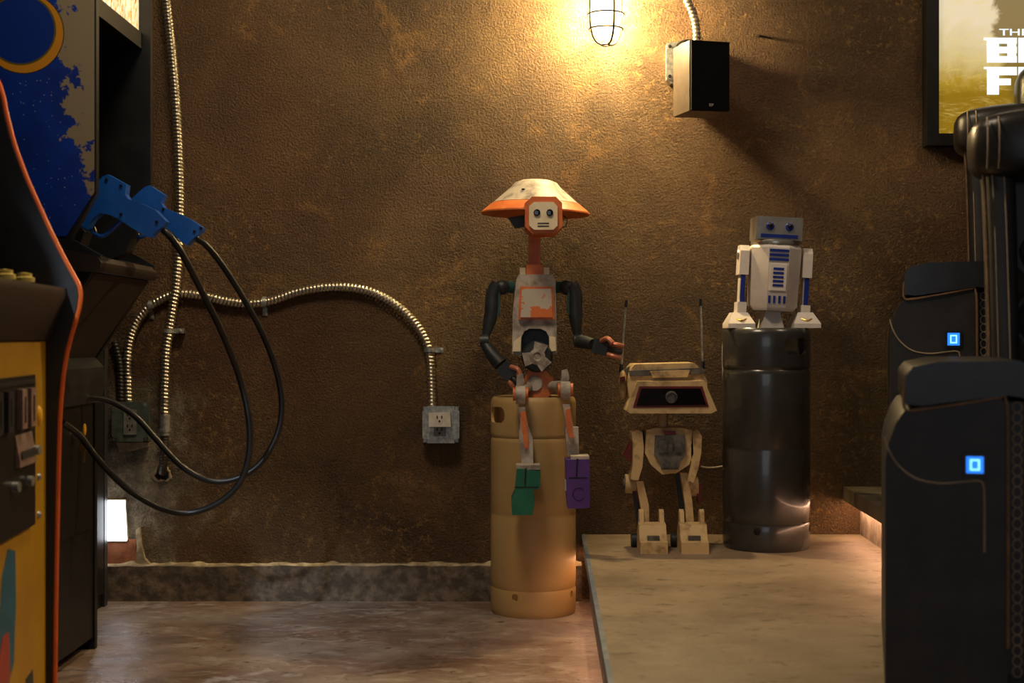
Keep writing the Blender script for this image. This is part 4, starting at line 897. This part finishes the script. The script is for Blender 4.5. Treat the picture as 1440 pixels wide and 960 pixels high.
for hipx, th, kn, sh, ft, rr_ in ((905, [(887, 607), (895, 603), (902, 606), (904, 630), (902, 655), (896, 674), (885, 672), (889, 650), (889, 625)], (886, 680), [(894, 676), (904, 676), (912, 710), (913, 742), (903, 742), (901, 715)], 917, [(888, 618), (876, 640), (886, 650)]),
                            (972, [(972, 605), (979, 602), (985, 612), (984, 635), (980, 658), (973, 677), (965, 674), (970, 650), (970, 625)], (973, 684), [(956, 664), (966, 664), (973, 705), (976, 742), (965, 742), (963, 710)], 974, [(984, 640), (987, 652), (981, 660)])):
    bm = NB(); cyl(bm, P(hipx-4, 622, 3.87), P(hipx+6, 622, 3.87), .034, .034, 28); obj('hip_joint', bm, 'bot_dark', bd, bevel=.004)
    bm = NB(); pprism(bm, th, 3.80, 3.87, 3.83); t_ = obj('thigh', bm, 'relic_cream', bd, bevel=.005)
    bm = NB(); pprism(bm, rr_, 3.83, 3.86, 3.84); obj('thigh_guard', bm, 'relic_red', t_, bevel=.002)
    bm = NB(); cyl(bm, P(kn[0]-7, kn[1], 3.87), P(kn[0]+8, kn[1], 3.87), .026, .026, 24); k_ = obj('knee', bm, 'relic_cream', bd, bevel=.005)
    bm = NB(); ball(bm, P(kn[0]-8, kn[1], 3.87), .014, (.5, 1, 1)); obj('knee_bolt', bm, 'relic_grey', k_)
    bm = NB(); pprism(bm, [(kn[0]+4, kn[1]-4), (kn[0]+14, kn[1]-4), (kn[0]+15, kn[1]+20), (kn[0]+10, kn[1]+26)], 3.85, 3.88); obj('knee_guard', bm, 'relic_red', k_, bevel=.002)
    bm = NB(); pprism(bm, sh, 3.82, 3.85, 3.83); s_ = obj('shin', bm, 'relic_cream', bd, bevel=.004)
    bm = NB(); pprism(bm, [(x-7, y+3) for x, y in sh], 3.851, 3.87, 3.86); obj('shin_strut', bm, 'bot_dark', s_, bevel=.003)
    x = ft; zf = .187
    fx = P(x, 0, 3.79).x; yy = 3.79-D
    bm = NB(); prism(bm, [(yy-.055, zf), (yy+.05, zf), (yy+.05, zf+.045), (yy+.02, zf+.075), (yy-.01, zf+.07), (yy-.03, zf+.035), (yy-.055, zf+.03)], fx-.036, fx+.036, 'yz'); f_ = obj('foot', bm, 'relic_cream', bd, bevel=.007)
    for s2 in (-1, 1):
        bm = NB(); prism(bm, [(yy+.0, zf+.06), (yy+.045, zf+.045), (yy+.045, zf+.10), (yy+.028, zf+.108), (yy+.015, zf+.1)], fx+s2*.027-.006, fx+s2*.027+.006, 'yz'); obj('ankle_prong', bm, 'relic_cream', f_, bevel=.003)
    bm = NB(); box(bm, (fx-.016, yy-.042, zf+.031), (fx+.016, yy-.028, zf+.045)); obj('foot_latch', bm, 'relic_grey', f_, bevel=.003)
    bm = NB(); cyl(bm, (fx-.05, yy+.07, zf+.02), (fx-.03, yy+.07, zf+.02), .018, .018, 20); cyl(bm, (fx-.04, yy+.07, zf+.02), (fx-.02, yy+.03, zf+.03), .006); obj('heel_wheel', bm, 'bot_dark', f_)
# ------------------------------------------------------------------ white and blue toy robot on the dark keg (plain generic figure)
ty = thing('toy_robot', 'white and blue toy robot with a silver head standing on the dark grey keg', 'robot', (K2.x, K2.y, .781))
dt = K2.y+D
bx, zb_ = P(1084, 0, dt).x, .781
M = Matrix.Translation((bx, K2.y, 0)) @ Matrix.Rotation(math.radians(2.0), 4, 'Y')
oz = Matrix.Translation((bx, K2.y, zb_)) @ Matrix.Rotation(math.radians(3.0), 4, 'Y')
bm = NB(); lathe(bm, [(0, .046), (.058, .046), (.068, .060), (.073, .215), (.068, .222), (0, .222)], oz, 8, PI/8); bo = obj('body', bm, 'toy_white', ty, bevel=.007, seg=3)
bm = NB(); lathe(bm, [(0, .2225), (.064, .2225), (.066, .228), (.064, .236), (0, .236)], oz, 48); obj('neck_ring', bm, 'toy_silver', ty)
bm = NB(); box(bm, (-.062, -.052, .2365), (.062, .052, .298), oz); he = obj('head', bm, 'toy_silver', ty, bevel=.014, seg=4)
bm = NB(); box(bm, (-.050, -.0545, .2415), (.050, -.0515, .251), oz); obj('head_band', bm, 'toy_blue', he)
for x_ in (-.026, .026):
    a = oz @ Vector((x_, -.0525, .272)); bm = NB(); lathe(bm, [(0, -.006), (.011, -.006), (.011, .004), (.008, .006), (0, .007)], Matrix.Translation(a) @ Matrix.Rotation(PI/2, 4, 'X'), 20); ey = obj('eye', bm, 'toy_blue', he)
    bm = NB(); ball(bm, a+Vector((0, -.006, .002)), .0065); obj('eye_lens', bm, 'lens', he)
f0 = -.0695
def chest(nm, x0_, z0_, x1_, z1_, m, t_=.003, par=bo):
    bm = NB(); yq = lambda z: -(.0632+(.0044)*(z-.06)/.155)
    x_ = (x0_, x1_); v_ = []
    vs4 = [bm.verts.new(oz @ Vector(p)) for p in ((x0_, yq(z0_)-t_, z0_), (x1_, yq(z0_)-t_, z0_), (x1_, yq(z1_)-t_, z1_), (x0_, yq(z1_)-t_, z1_), (x0_, yq(z0_)+.002, z0_), (x1_, yq(z0_)+.002, z0_), (x1_, yq(z1_)+.002, z1_), (x0_, yq(z1_)+.002, z1_))]
    for f in ((0,1,2,3),(5,4,7,6),(1,5,6,2),(4,0,3,7),(3,2,6,7),(4,5,1,0)): bm.faces.new([vs4[i] for i in f])
    return obj(nm, bm, m, par, bevel=.0006)
for z in (.207, .195, .183): chest('chest_stripe', -.026, z-.0035, .026, z+.0035, 'toy_blue')
pn = chest('chest_panel', -.022, .10, .022, .170, 'toy_white', .004)
for z in (.158, .147, .136, .125, .114): chest('panel_louvre', -.014, z-.003, .014, z+.003, 'toy_blue', .0058, pn)
for x_ in (-.02, -.007, .007, .02): chest('vent_slot', x_-.003, .066, x_+.003, .086, 'toy_blue')
for s2 in (-1, 1):
    def TX(p): return oz @ Vector((s2*p[0], p[1], p[2]))
    bm = NB(); prism(bm, [(-.03, .14), (.03, .14), (.03, .205), (.018, .22), (-.018, .22), (-.03, .205)], s2*.073, s2*.098, 'yz', oz); ar = obj('arm', bm, 'toy_white', ty, bevel=.006)
    bm = NB(); lathe(bm, [(0, 0), (.014, 0), (.012, .004), (0, .005)], oz @ Matrix.Translation((s2*.098, 0, .195)) @ Matrix.Rotation(s2*PI/2, 4, 'Y'), 20); obj('shoulder_cap', bm, 'toy_silver', ar)
    bm = NB(); box(bm, (min(s2*.079, s2*.093), -.02, .06), (max(s2*.079, s2*.093), .02, .142), oz); obj('leg', bm, 'toy_white', ty, bevel=.003)
    bm = NB(); box(bm, (min(s2*.080, s2*.092), -.026, .065), (max(s2*.080, s2*.092), -.0195, .165), oz); obj('leg_strut', bm, 'toy_blue', ty, bevel=.002)
    bm = NB(); box(bm, (min(s2*.074, s2*.098), -.03, .034), (max(s2*.074, s2*.098), .03, .066), oz); an_ = obj('ankle', bm, 'toy_white', ty, bevel=.004)
    ox = bx+s2*.088; y_ = K2.y
    bm = NB(); v_ = []
    lo = [(ox-.036, y_-.058), (ox+.036, y_-.058), (ox+.036, y_+.05), (ox-.036, y_+.05)]; hi = [(ox-.02, y_-.03), (ox+.02, y_-.03), (ox+.02, y_+.03), (ox-.02, y_+.03)]
    A_ = [bm.verts.new((*p, zb_)) for p in lo]; B_ = [bm.verts.new((*p, zb_+.012)) for p in lo]; C_ = [bm.verts.new((*p, zb_+.042)) for p in hi]
    bm.faces.new(A_[::-1]); bm.faces.new(C_)
    for R1, R2 in ((A_, B_), (B_, C_)):
        for i in range(4): bm.faces.new((R1[i], R1[(i+1) % 4], R2[(i+1) % 4], R2[i]))
    fo = obj('foot', bm, 'toy_white', ty, bevel=.003)
    bm = NB(); tube(bm, spline([(ox-.014, y_-.045, zb_+.024), (ox, y_-.053, zb_+.02), (ox+.014, y_-.045, zb_+.024)], .004), .0025, 8); obj('foot_hose', bm, 'brass', fo)
bm = NB(); prism(bm, [(-.03, 0), (.03, 0), (.018, .05), (-.018, .05)], -.03, .04, 'xz', Matrix.Translation((bx, K2.y, zb_))); obj('centre_foot', bm, 'toy_white', ty, bevel=.004)
# thin wires
bm = NB(); tube(bm, spline([P(984, 655, 3.95), P(992, 657, 4.0), P(1005, 657, 4.02), P(1022, 655, 4.04), P(1040, 662, 4.08)], .01), .0022, 8); obj('thin_wire', bm, 'wire_white', label='thin white wire between the small cream robot and the dark keg', cat='cable')
bm = NB(); tube(bm, spline([P(1034, 445, 3.95), P(1024, 462, 3.97), P(1018, 476, 3.97), P(1016, 500, 3.97), P(1018, 560, 3.98), P(1022, 640, 4.0)], .01), .002, 8); obj('thin_wire', bm, 'wire_white', label='thin white wire hanging down the left side of the dark keg', cat='cable')
